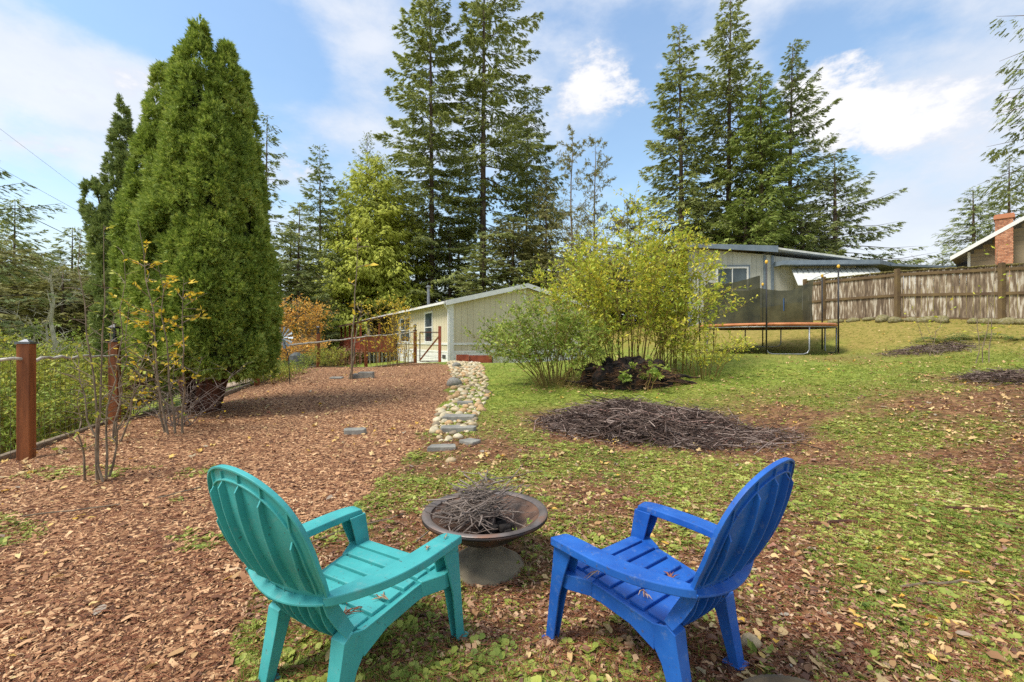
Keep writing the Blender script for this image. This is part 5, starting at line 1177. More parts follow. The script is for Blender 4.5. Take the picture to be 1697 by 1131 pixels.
# ---------------------------------------------------------------- tan house
MT['tan'] = mat('tan_siding', [srgb(202, 190, 160), srgb(216, 204, 174)], scale=1.3, stretch=(1, 1, .3), rough=.8)
MT['grey'] = mat('pale_grey_siding', [srgb(172, 172, 160), srgb(196, 196, 186)], scale=1.5, rough=.8, stretch=(3, 3, .4))
MT['brownsiding'] = mat('brown_siding', [srgb(138, 124, 102), srgb(154, 140, 116)], scale=2, rough=.8)
def frame(C0, ang, zb):
    u = np.array([math.cos(ang), math.sin(ang)]); v = np.array([-math.sin(ang), math.cos(ang)])
    def Wd(a, b, z): return Vector((C0[0] + u[0] * a + v[0] * b, C0[1] + u[1] * a + v[1] * b, zb + z))
    return Wd, u, v
def groove_wall(mb, Wd, a0, b0, a1, b1, topf, z0=0., pitch=.3, gw=.02, gd=.012, nrm=(0, -1)):
    """wall from (a0,b0) to (a1,b1) built of boards with real grooves; topf(s) gives the height"""
    L = math.hypot(a1 - a0, b1 - b0); n = max(1, int(L / pitch)); 
    for i in range(n):
        for s0, s1, dd in ((i / n, (i + 1) / n - gw / L, 0), ((i + 1) / n - gw / L, (i + 1) / n, gd)):
            p = []
            for s, z in ((s0, z0), (s1, z0), (s1, topf(s1)), (s0, topf(s0))):
                p.append(Wd(a0 + (a1 - a0) * s - nrm[0] * dd, b0 + (b1 - b0) * s - nrm[1] * dd, z))
            nn = Wd(nrm[0] * -.08, nrm[1] * -.08, 0) - Wd(0, 0, 0); mb.prism(p, nn)
hb = zg(-3, 22) - .05
Wd, hu, hv = frame((-3.0, 22.0), math.atan2(.47, .88), hb)
house = thing('house', 'tan manufactured house with white trim and a low gable facing the yard', 'house', (-3., 22., hb))
GW, HL_, EH, RH = 8.3, 21., 2.98, 3.98
gab = lambda s: EH + (RH - EH) * (1 - abs(2 * s - 1))
b = MB(); groove_wall(b, Wd, 0, 0, GW, 0, gab, z0=.62, pitch=.3); b.build('gable_wall', MT['tan'], house)
b = MB(); groove_wall(b, Wd, 0, HL_, 0, 0, lambda s: EH, z0=.62, pitch=.4, nrm=(-1, 0)); b.build('side_wall', MT['tan'], house)
b = MB(); b.prism([Wd(GW, 0, -.3), Wd(GW, HL_, -.3), Wd(GW, HL_, EH), Wd(GW, 0, EH)], (Wd(-.1, 0, 0) - Wd(0, 0, 0))); b.prism([Wd(0, HL_, -.3), Wd(GW, HL_, -.3), Wd(GW, HL_, EH), Wd(GW / 2, HL_, RH), Wd(0, HL_, EH)], (Wd(0, -.1, 0) - Wd(0, 0, 0))); b.build('back_wall', MT['tan'], house)
b = MB()
for k in range(4):   # skirting in horizontal boards
    z = -.6 + k * .305; b.prism([Wd(-.02, -.02, z), Wd(GW, -.02, z), Wd(GW, -.02, z + .29), Wd(-.02, -.02, z + .29)], Wd(0, .06, 0) - Wd(0, 0, 0)); b.prism([Wd(-.02, .05, z), Wd(-.02, HL_, z), Wd(-.02, HL_, z + .29), Wd(-.02, .05, z + .29)], Wd(.06, 0, 0) - Wd(0, 0, 0))
b.build('skirting', MT['white'], house)
b = MB()
def wbox(mb, a0, a1, b0, b1, z0, z1): mb.prism([Wd(a0, b0, z0), Wd(a1, b0, z0), Wd(a1, b1, z0), Wd(a0, b1, z0)], (0, 0, z1 - z0))
wbox(b, -.05, .17, -.05, .17, -.1, EH); wbox(b, GW - .17, GW + .05, -.05, .17, -.1, EH); wbox(b, .17, GW - .17, -.035, 0, .96, 1.06); wbox(b, .17, GW - .17, -.035, 0, .58, .66)
wbox(b, -.035, 0, .17, HL_, .96, 1.06); wbox(b, -.035, 0, .17, HL_, .58, .66); wbox(b, GW / 2 - .06, GW / 2 + .06, -.03, 0, 3.3, 3.9); b.build('trim', MT['white'], house)
b = MB(); ov = .32
for sg in (0, 1):
    a_e = -ov if not sg else GW + ov; ze = EH - (RH - EH) / (GW / 2) * ov
    pl = [Wd(a_e, -.35, ze + .12), Wd(GW / 2, -.35, RH + .12), Wd(GW / 2, HL_ + .35, RH + .12), Wd(a_e, HL_ + .35, ze + .12)]
    b.prism(pl, (0, 0, .05))
b.build('roof', MT['roof'], house)
b = MB()
for sg in (0, 1):
    a_e = -ov if not sg else GW + ov; ze = EH - (RH - EH) / (GW / 2) * ov
    b.prism([Wd(a_e, -.37, ze - .06), Wd(GW / 2, -.37, RH - .06), Wd(GW / 2, -.37, RH + .175), Wd(a_e, -.37, ze + .175)], Wd(0, .03, 0) - Wd(0, 0, 0))
    b.prism([Wd(a_e, -.34, ze + .115), Wd(GW / 2, -.34, RH + .115), Wd(GW / 2, HL_ + .3, RH + .115), Wd(a_e, HL_ + .3, ze + .115)], (0, 0, -.02))
b.build('fascia', MT['white'], house)
b = MB(); wbox(b, -ov - .11, -ov - .003, -.3, HL_ + .3, EH - .06, EH + .05); b.tube([Wd(-ov - .06, -.2, EH - .05), Wd(-.12, -.08, EH - .35), Wd(-.12, -.09, .1)], .04, 8); gt = b.build('gutter', MT['white'], house)
def window(parent, Wf, a0, a1, b_, z0, z1, mode='v', face='b', fr='white', glass='glass', mull=(1,), t=.09, slide=True):
    """face 'b': wall at constant b; face 'a': wall at constant a (outside = negative)"""
    def q(p, e, z): return Wf(p, b_ + e, z) if face == 'b' else Wf(b_ + e, p, z)
    fm = MB()
    def bar(p0, p1, z0_, z1_, d0=-.05, d1=.03): fm.prism([q(p0, d0, z0_), q(p1, d0, z0_), q(p1, d1, z0_), q(p0, d1, z0_)], (0, 0, z1_ - z0_))
    bar(a0, a0 + t, z0, z1); bar(a1 - t, a1, z0, z1); bar(a0 + t, a1 - t, z1 - t, z1); bar(a0 + t, a1 - t, z0, z0 + t)
    n = len(mull)
    for m_ in mull: c = a0 + (a1 - a0) * m_; bar(c - .025, c + .025, z0 + t, z1 - t, -.04)
    if slide: zc = (z0 + z1) / 2; bar(a0 + t, a1 - t, zc - .025, zc + .025, -.035)
    w = fm.build('window', MT[fr], parent)
    gm_ = MB(); gm_.prism([q(a0 + t, -.015, z0 + t), q(a1 - t, -.015, z0 + t), q(a1 - t, -.015, z1 - t), q(a0 + t, -.015, z1 - t)], q(0, .01, 0) - q(0, 0, 0)); gm_.build('pane', MT[glass], w)
    return w
window(house, Wd, 2.55, 3.95, 0, 1.05, 2.75, face='a', mull=(), slide=True)
window(house, Wd, 6.9, 9.3, 0, 1.05, 2.62, face='a', mull=(.5,))
window(house, Wd, 6.0, 7.0, 0, 1.5, 2.6, face='b', mull=())
for a_, b_, fc in ((.55, 0, 'a'), (2.4, 0, 'b'), (4.9, 0, 'b')):
    v_ = MB()
    if fc == 'b': wbox(v_, a_, a_ + .5, -.045, -.02, .28, .46)
    else: wbox(v_, -.045, -.02, a_, a_ + .45, .28, .46)
    v_.build('foundation_vent', MT['vent'], house)
b = MB(); c = Wd(1.0, 6.5, EH + .2); b.tube([c - Vector((0, 0, .2)), c + Vector((0, 0, 1.25))], .09, 12); b.tube([c + Vector((0, 0, .55)), c + Vector((0, 0, .6))], .1, 12); b.lathe([(.14, 1.25), (.16, 1.3), (.16, 1.36), (.05, 1.42), (0, 1.42)], tuple(c), 12); b.lathe([(.2, -.05), (.1, .12), (.09, .14)], tuple(c), 12); b.build('stove_pipe', MT['galv'], house, smooth=False)
# porch on the long side
b = MB(); D0, D1, DO = 10.2, 19.5, -2.5; wbox(b, DO, 0 - .04, D0, D1, .5, .62); b.build('porch_floor', MT['redwood'], house)
b = MB(); b.prism([Wd(DO - .4, D0 - .4, 2.35), Wd(DO - .4, D1 + .3, 2.35), Wd(-.36, D1 + .3, EH - .02), Wd(-.36, D0 - .4, EH - .02)], (0, 0, -.12)); b.build('porch_roof', MT['bark_red'], house)
for a_, b_ in ((DO + .1, D0 + .1), (DO + .1, (D0 + D1) / 2), (DO + .1, D1 - .1), (DO + .1, D0 + 2.3), (DO + .1, D1 - 2.4), (-1.2, D0 + .1)):
    q = MB(); wbox(q, a_ - .06, a_ + .06, b_ - .06, b_ + .06, -.7, 2.32); q.build('porch_post', MT['redwood'], house)
b = MB(); wbox(b, DO + .05, DO + .1, D0 + .05, D1, .64, 1.4); wbox(b, DO + .1, -.1, D0 + .03, D0 + .08, .64, 1.4); wbox(b, DO, DO + .15, D0, D1, 1.4, 1.45); wbox(b, DO + .15, -.05, D0 - .02, D0 + .13, 1.4, 1.45); wbox(b, DO - .02, DO + .03, D0, D1, .42, .64); wbox(b, DO + .03, -.05, D0 - .03, D0 + .02, .42, .64)
for k in range(32): z = D0 + .3 + k * .29; wbox(b, DO + .02, DO + .05, z, z + .05, .66, 1.4)
b.build('railing', MT['redwood'], house)
b = MB()
for k in range(9): wbox(b, DO + .1 + k * .27, DO + .16 + k * .27, D0 + .04, D0 + .08, -.6, .42)
b.build('lattice', MT['rail'], house)
# planters
for i, (p0, p1, lb, mt) in enumerate([((757, 596), (777, 597), 'short reddish planter box at the house corner', 'redwood'), ((778, 597), (815, 596), 'long reddish planter box before the tan gable', 'redwood'), ((817, 596), (848, 594), 'white planter box before the tan gable', 'white')]):
    A_ = at(*p0, 20.9 + i * .2); B_ = at(*p1, 21.0 + i * .25); z = zg(A_[0], A_[1]); pb = thing('planter_box', lb, 'planter', (A_[0], A_[1], z), group='planter boxes before the tan house'); d = Vector((B_[0] - A_[0], B_[1] - A_[1], 0)); nrm_ = Vector((-d.y, d.x, 0)).normalized() * .45
    b = MB(); a_ = Vector((A_[0], A_[1], z)); h = .34 if i < 2 else .28
    b.prism([a_, a_ + d, a_ + d + Vector((0, 0, h)), a_ + Vector((0, 0, h))], nrm_ * .08); b.prism([a_ + nrm_, a_ + d + nrm_, a_ + d + nrm_ + Vector((0, 0, h)), a_ + nrm_ + Vector((0, 0, h))], nrm_ * -.08)
    b.prism([a_ + nrm_ * .08, a_ + nrm_ * .92, a_ + nrm_ * .92 + Vector((0, 0, h)), a_ + nrm_ * .08 + Vector((0, 0, h))], d * .03); b.prism([a_ + nrm_ * .08 + d * .97, a_ + nrm_ * .92 + d * .97, a_ + nrm_ * .92 + d * .97 + Vector((0, 0, h)), a_ + nrm_ * .08 + d * .97 + Vector((0, 0, h))], d * .03)
    b.build('box_sides', MT[mt], pb); b = MB(); b.prism([a_ + nrm_ * .08 + d * .03, a_ + d * .97 + nrm_ * .08, a_ + d * .97 + nrm_ * .92, a_ + nrm_ * .92 + d * .03], (0, 0, h - .05)); b.build('soil', MT['core'], pb)

# ---------------------------------------------------------------- grey house
gb = 2.6; gx, gy = at(1278, 500, 25)[:2]
Wd, _, _ = frame((gx, gy), math.atan2(-.06, 1), gb)
h2 = thing('house', 'pale grey house with blue grey trim and carport behind the trampoline', 'house', (gx, gy, gb))
def Z(py, d=25.): return CAMZ + (CY - py) / F * d - gb
zl, zr = Z(418, 25.3), Z(423)
b = MB(); groove_wall(b, Wd, -4.4, 0, 0, 0, lambda s: Z(412, 25.3) + (zr - Z(412, 25.3)) * s, z0=-.8, pitch=.25); b.build('front_wall', MT['grey'], h2)
b = MB(); groove_wall(b, Wd, 0, .02, 4.5, .02, lambda s: Z(424) + (Z(440) - Z(424)) * s, z0=-.8, pitch=.25); b.build('carport_wall', MT['grey'], h2)
b = MB(); wbox(b, -.42, -.3, -.04, 0, -.8, zr - .02); wbox(b, -.02, .12, -.05, 0, -.8, zr - .03); wbox(b, -4.45, -4.3, -.05, .1, -.8, Z(414, 25.3)); b.build('corner_trim', MT['bluegrey'], h2)
b = MB(); b.prism([Wd(-4.75, -.5, Z(409) - .06), Wd(.12, -.5, Z(418) - .1), Wd(.12, -.5, Z(413) + .08), Wd(-4.75, -.5, Z(406) + .04)], Wd(0, .06, 0) - Wd(0, 0, 0)); b.build('fascia', MT['bluegrey'], h2)
b = MB(); b.prism([Wd(-4.75, -.44, Z(407)), Wd(.12, -.44, Z(414)), Wd(.12, 7, Z(414)), Wd(-4.75, 7, Z(407))], (0, 0, .06)); b.build('roof', MT['mossroof'], h2)
b = MB(); b.prism([Wd(.14, -.42, Z(416)), Wd(4.4, -.3, Z(434)), Wd(4.4, 6, Z(432)), Wd(.14, 6, Z(412))], (0, 0, .1)); b.build('roof_wing', MT['metalroof'], h2)
b = MB(); b.prism([Wd(.1, -1.0, Z(440, 24.2)), Wd(5., -1.0, Z(440, 24.2)), Wd(7.6, 1.5, Z(438)), Wd(7.6, 5, Z(436)), Wd(.1, 5, Z(436))], (0, 0, .22)); b.build('carport_roof', MT['bluegrey'], h2)
b = MB(); b.prism([Wd(6.8, .6, Z(440)), Wd(11.5, .6, Z(447)), Wd(11.5, 4, Z(445)), Wd(6.8, 4, Z(438))], (0, 0, .12)); b.build('rear_roof', MT['bluegrey'], h2)
b = MB()
for k in range(16):
    a0 = .0 + k * .28; b.prism([Wd(a0, -2.6, Z(474, 22.5)), Wd(a0 + .2, -2.6, Z(474, 22.5)), Wd(a0 + .2 + 1., -.1, Z(447, 25)), Wd(a0 + 1., -.1, Z(447, 25))], (0, 0, .05)); b.prism([Wd(a0 + .2, -2.6, Z(474, 22.5) - .02), Wd(a0 + .28, -2.6, Z(474, 22.5) - .02), Wd(a0 + 1.28, -.1, Z(447, 25) - .02), Wd(a0 + 1.2, -.1, Z(447, 25) - .02)], (0, 0, .04))
b.build('awning', MT['metalroof'], h2)
for a0 in (.3, 4.6): b = MB(); wbox(b, a0, a0 + .1, -2.5, -2.4, -1, Z(477, 22.5)); b.build('awning_post', MT['white'], h2)
w_ = window(h2, Wd, (1189 - 1278) / F * 25, (1241 - 1278) / F * 25, 0, Z(482), Z(442), face='b', mull=(.5,), slide=False)
b = MB(); a0, a1 = (1189 - 1278) / F * 25 - .08, (1241 - 1278) / F * 25 + .08; wbox(b, a0, a1, -.045, 0, Z(442), Z(442) + .09); wbox(b, a1 - .08, a1, -.045, 0, Z(482), Z(442)); b.build('window_trim', MT['bluegrey'], h2)
b = MB(); wbox(b, 1.6, 2.5, -.02, .02, Z(470), Z(452)); b.build('carport_window', MT['glass'], h2)

# ---------------------------------------------------------------- brown house with chimney
bb_ = 3.4; d = 23.; hx, hy = at(1605, 500, d)[:2]; hA = R(-48.6)
Wd, hu3, _ = frame((hx, hy), hA, bb_)
h3 = thing('house', 'brown sided house with white roof edge beyond the right fence', 'house', (hx, hy, bb_))
def apx(px):   # distance along the front for a given direction of view
    t = (px - CX) / F; return (t * hy - hx) / (hu3[0] - t * hu3[1])
def Z(py, a=0.): return CAMZ + (CY - py) / F * (hy + a * hu3[1]) - bb_
ae, ac = apx(1577), apx(1650); ze, zc = Z(431, ae), Z(391, ac); slope = (zc - ze) / (ac - ae)
rf = lambda a: ze + (a - ae) * slope
b = MB()
for k in range(26):
    z0 = -1. + k * .2; z1 = z0 + .195; a_s = max(0, (z1 + .12 - ze) / slope + ae)
    if a_s > 6: break
    b.prism([Wd(a_s, 0, z0), Wd(6, 0, z0), Wd(6, -.03, z1), Wd(a_s, -.03, z1)], Wd(0, .1, 0) - Wd(0, 0, 0))
    if a_s <= 0.01: b.prism([Wd(0, .11, z0), Wd(0, 8, z0), Wd(0, 8, z1), Wd(0, .11, z1)], Wd(.1, 0, 0) - Wd(0, 0, 0))
b.build('siding', MT['brownsiding'], h3)
E3 = 5.5; dep = Wd(0, 8.5, 0) - Wd(0, 0, 0)
b = MB(); p0, p1 = Wd(ae, -.6, ze - .02), Wd(E3, -.6, rf(E3) - .02); b.prism([p0, p1, p1 + Vector((0, 0, .1)), p0 + Vector((0, 0, .1))], dep); b.build('roof', MT['roof'], h3)
b = MB(); fo = Wd(0, -.035, 0) - Wd(0, 0, 0); p0 = p0 + fo * 1.1; p1 = p1 + fo * 1.1; b.prism([p0 + Vector((0, 0, -.09)), p1 + Vector((0, 0, -.09)), p1 + Vector((0, 0, .11)), p0 + Vector((0, 0, .11))], fo * -1.); b.build('fascia', MT['white'], h3)
b = MB(); wbox(b, -.03, .07, -.07, -.035, -1, rf(0) - .1); b.build('corner_board', MT['white'], h3)
# brick chimney: courses of real bricks
MT['brick'] = mat('red_brick', [(0, srgb(150, 96, 72)), (.5, srgb(186, 122, 88)), (1, srgb(206, 150, 116))], scale=2, rough=.9, island=.9, bump=.3); MT['mortar'] = mat('mortar', [srgb(176, 160, 140)], rough=.95)
b = MB(); c0 = apx(1650); c1 = apx(1685) - .1; zt = Z(368, c0); nb = 6; bw = (c1 - c0) / nb; k = 0; z = -1.
while z < zt:
    sh = (k % 2) * bw * .5
    for i in range(-1, nb + 1):
        a0 = max(c0, c0 + i * bw + sh); a1 = min(c1, c0 + (i + 1) * bw + sh - .012)
        if a1 - a0 > .03: wbox(b, a0, a1, -.62, -.5, z, z + .063); 
    for j in range(3): wbox(b, c0 + .0, c0 + .1, -.49 + j * .2, -.3 + j * .2, z, z + .063)
    z += .075; k += 1
ck = b.build('chimney', MT['brick'], h3)
b = MB(); wbox(b, c0 + .01, c1 - .012, -.61, .2, -1, zt - .01); b.build('mortar_core', MT['mortar'], ck)
b = MB(); wbox(b, c0 - .05, c1 + .05, -.67, .22, zt, zt + .16); wbox(b, c0 - .02, c1 + .02, -.63, .2, zt + .16, zt + .22); b.build('chimney_cap', MT['brick'], ck)

# ---------------------------------------------------------------- wooden fence
MT['fencewood'] = mat('weathered_fence', [(0, srgb(76, 62, 48)), (.4, srgb(118, 100, 80)), (.6, srgb(148, 130, 106)), (.76, srgb(190, 178, 158)), (1, srgb(208, 200, 184))], scale=5, rough=.9, island=.3, stretch=(3, 3, .5), bump=.3, detail=6, lo=.32, hi=.68)
MT['fencerail'] = mat('mossy_fence_rail', [srgb(92, 72, 54), srgb(122, 102, 66)], scale=3, rough=.95, bump=.4)
MT['mosstop'] = mat('moss', [srgb(98, 92, 52), srgb(124, 112, 64)], scale=8, rough=1, bump=.8)
FQ = [(1334, 467, 536, 20.3), (1365, 463, 533, 19.4), (1487, 450, 529, 16.3), (1660, 440, 533, 14.3), (1850, 430, 533, 12.6)]
wf = thing('wooden_fence', 'weathered board fence with peeling whitewash and mossy top on the right bank', 'wooden fence', tuple(at(1365, 533, 19.4)))
r = random.Random(6)
for i, (px, pt, pb, d) in enumerate(FQ):
    q0 = at(px, pb, d); q1 = at(px, pt - 4, d); b = MB(); b.box((q0[0], d, (q0[2] - .3 + q1[2]) / 2), (.13, .13, q1[2] - q0[2] + .3)); b.build('post', MT['fencerail'], wf, bevel=.008)
for (pa, pb_) in zip(FQ[:-1], FQ[1:]):
    A0, A1, B0, B1 = at(pa[0], pa[2], pa[3]), at(pa[0], pa[1], pa[3]), at(pb_[0], pb_[2], pb_[3]), at(pb_[0], pb_[1], pb_[3])
    A0, A1, B0, B1 = map(Vector, (A0, A1, B0, B1)); dr = (B0 - A0); L = dr.length; n = int(L / .155); off = Vector((dr.y, -dr.x, 0)).normalized(); 
    if off.y > 0: off = -off   # towards the yard
    b = MB()
    for j in range(n):
        s0, s1 = j / n + .004 / L, (j + 1) / n - .006 / L; dz = r.gauss(0, .012); bk = off * (-.05 - r.uniform(0, .008))
        lo0, lo1, hi0, hi1 = A0.lerp(B0, s0), A0.lerp(B0, s1), A1.lerp(B1, s0), A1.lerp(B1, s1)
        c = .03; up = Vector((0, 0, dz)); b.prism([lo0 + bk, lo1 + bk, hi1 + bk + up - Vector((0, 0, c)), hi1.lerp(hi0, .2) + bk + up, hi0.lerp(hi1, .2) + bk + up, hi0 + bk + up - Vector((0, 0, c))], off * -.018)
    b.build('board_panel', MT['fencewood'], wf)
    for f, hh in ((.93, .09), (.5, .09), (.03, .09)):
        P0 = A0.lerp(A1, f) + dr.normalized() * .065; P1 = B0.lerp(B1, f) - dr.normalized() * .065; b = MB(); b.beam(P0 + off * -.025, P1 + off * -.025, .04, hh); b.build('rail', MT['fencerail'], wf)
    b = MB()
    for j in range(n * 2):
        s0 = j / (n * 2); P_ = A1.lerp(B1, s0) + off * -.055 + Vector((0, 0, .0)); b.box(P_ + Vector((0, 0, r.uniform(0, .02))), (.09, .07, r.uniform(.03, .07)), rz=r.uniform(0, 1))
    b.build('moss_cap', MT['mosstop'], wf, smooth=True)

# ---------------------------------------------------------------- trampoline
tx, ty, tR = 8.3, 15.0, 1.95; tzg = zg(tx, ty - tR * .6); tz1 = CAMZ + (CY - 541) / F * ty
tp_ = thing('trampoline', 'trampoline with orange pad and dark drooping safety net on the lawn', 'trampoline', (tx, ty, tzg))
b = MB(); b.lathe([(tR - .32, -.005), (tR - .32, .02), (tR + .0, .045), (tR + .05, .0), (tR + .0, -.05), (tR - .05, -.04)], (tx, ty, tz1), 64); b.build('pad', MT['pad'], tp_, smooth=True)
b = MB(); b.lathe([(0, 0), (tR - .3, .01)], (tx, ty, tz1 - .01), 64); b.build('jump_mat', MT['mat_black'], tp_)
b = MB(); b.tube([(tx + tR * math.cos(a), ty + tR * math.sin(a), tz1 - .07) for a in np.linspace(0, 2 * math.pi, 49)], .022, 6); b.build('ring', MT['galv'], tp_, smooth=True)
angs = [-108, -58, -18, 30, 75, 120, 165, 210]
def rim_(a): return np.array([tx + tR * math.cos(R(a)), ty + tR * math.sin(R(a))])
for ac in (-100, -20, 62, 145):
    a0, a1 = ac - 17, ac + 17; q0, q1 = rim_(a0), rim_(a1); b = MB(); zz = min(zg(*q0), zg(*q1)) + .03; path = []
    path = [(*q0, tz1 - .08), (*q0, zz + .14), (*(q0 * .96 + q1 * .04), zz + .04), (*(q0 * .86 + q1 * .14), zz), (*(q0 * .14 + q1 * .86), zz), (*(q0 * .04 + q1 * .96), zz + .04), (*q1, zz + .14), (*q1, tz1 - .08)]
    b.tube(path, .021, 8); b.build('leg', MT['galv'], tp_, smooth=True)
netpts = []
for a, ht in ((-117, 2.62), (-37, 2.55), (3, 2.35), (62, 2.2), (115, 2.2), (170, 2.3)):
    q = rim_(a) + np.array([math.cos(R(a)), math.sin(R(a))]) * .05; z0 = zg(*q); b = MB(); t_ = tz1 + 1.78 - (2.62 - ht) * .5
    b.tube([(*q, z0), (*q, t_)], .022, 8); po = b.build('net_pole', MT['black'], tp_, smooth=True); c = MB(); c.lathe([(0, .09), (.03, .075), (.045, .03), (.03, -.01), (.025, -.02)], (*q, t_), 10); c.build('pole_cap', MT['ball'], po, smooth=True)
    netpts.append((a, q, t_))
b = MB(); na, nz = 60, 12; V = []; a0, a1 = 8, 238
for i in range(na + 1):
    a = a0 + (a1 - a0) * i / na; fi = i / na; top = .95 - .10 * abs(math.sin(fi * math.pi * 4)) + .1 * max(0, 1 - fi / .1)
    for j in range(nz + 1):
        u = j / nz; rr = tR - .12 - .16 * math.sin(u * math.pi) * (.5 + .5 * math.sin(fi * 25)) ; rr += .02 * math.sin(fi * 140 + u * 3)
        V.append((tx + rr * math.cos(R(a)), ty + rr * math.sin(R(a)), tz1 + .03 + u * 1.5 * top))
b.add(V, [(i * (nz + 1) + j, (i + 1) * (nz + 1) + j, (i + 1) * (nz + 1) + j + 1, i * (nz + 1) + j + 1) for i in range(na) for j in range(nz)]); b.build('safety_net', MT['net'], tp_, smooth=True, recalc=False)
b = MB(); 
for k in (0, 1, 2, 3, 4): 
    a, q, t_ = netpts[(k + 1) % 6]; i = int((min(max(a, a0), a1) - a0) / (a1 - a0) * na); tpv = V[i * (nz + 1) + nz]; b.tube([(*q, t_ - .05), tpv], .008, 4)
b.build('net_cords', MT['black'], tp_)
b = MB(); q = rim_(40); b.box((q[0] - .2, q[1] - .2, tz1 + .8), (.05, .02, .45), rz=.5); b.build('strap', MT['strap'], tp_)

# ---------------------------------------------------------------- overhead cables
for i, (p0, p1, rd, lb) in enumerate([((-250, 190, 26), (420, 560, 60), .022, 'thick dark cable crossing low on the left sky'), ((-250, 40, 30), (300, 455, 60), .008, 'thin wire highest on the left sky'), ((-200, 180, 28), (420, 500, 60), .010, 'thin wire between the other two on the left sky')]):
    a, c = Vector(at(*p0)), Vector(at(*p1)); 
    if i == 0: a, c = Vector(at(-260, 205, 24)), Vector(at(400, 520, 52))
    if i == 1: a, c = Vector(at(-200, 60, 24)), Vector(at(420, 520, 52))
    if i == 2: a, c = Vector(at(-200, 165, 24)), Vector(at(420, 500, 52))
    b = MB(); b.tube([a.lerp(c, s) - Vector((0, 0, 4 * .35 * s * (1 - s))) for s in np.linspace(0, 1, 24)], rd, 5); tag(b.build('overhead_cable', MT['cable'], smooth=True, o=tuple(a)), lb, 'cable', 'cables across the left sky')

# ribbed round thing at the bottom edge
q = (1.06, 1.6, 0); zb = zg(1.06, 1.6); rb = thing('ribbed_planter', 'dark ribbed round planter rim at the bottom edge right of the blue chair', 'planter', (q[0], 1.60, zb))
b = MB(); n_ = 120; V = []; prof = [(.235, -.02), (.25, .05), (.262, .055), (.262, .07), (.245, .072), (.235, .05)]
for k in range(n_):
    a = 2 * math.pi * k / n_; w = .004 * (k % 2)
    for rr, z in prof: V.append((q[0] + (rr + w * (1 if rr > .24 else 0)) * math.cos(a), 1.60 + (rr + w) * math.sin(a), zb + z))
m_ = len(prof); b.add(V, [(k * m_ + j, ((k + 1) % n_) * m_ + j, ((k + 1) % n_) * m_ + j + 1, k * m_ + j + 1) for k in range(n_) for j in range(m_ - 1)]); b.build('rim', MT['ribbed'], rb)
b = MB(); b.lathe([(0, .03), (.236, .035)], (q[0], 1.60, zb), 40); b.build('soil', MT['litter'], rb)
shrub('seedling', 'bright green seedling leaf beside the ribbed planter rim', 'seedling', at(1258, 1110, 2.05)[0], 2.04, .07, .03, 3, 2, 3, .05, 'weed', seed=90, base_r=.02, tl=.03, sr=.002)

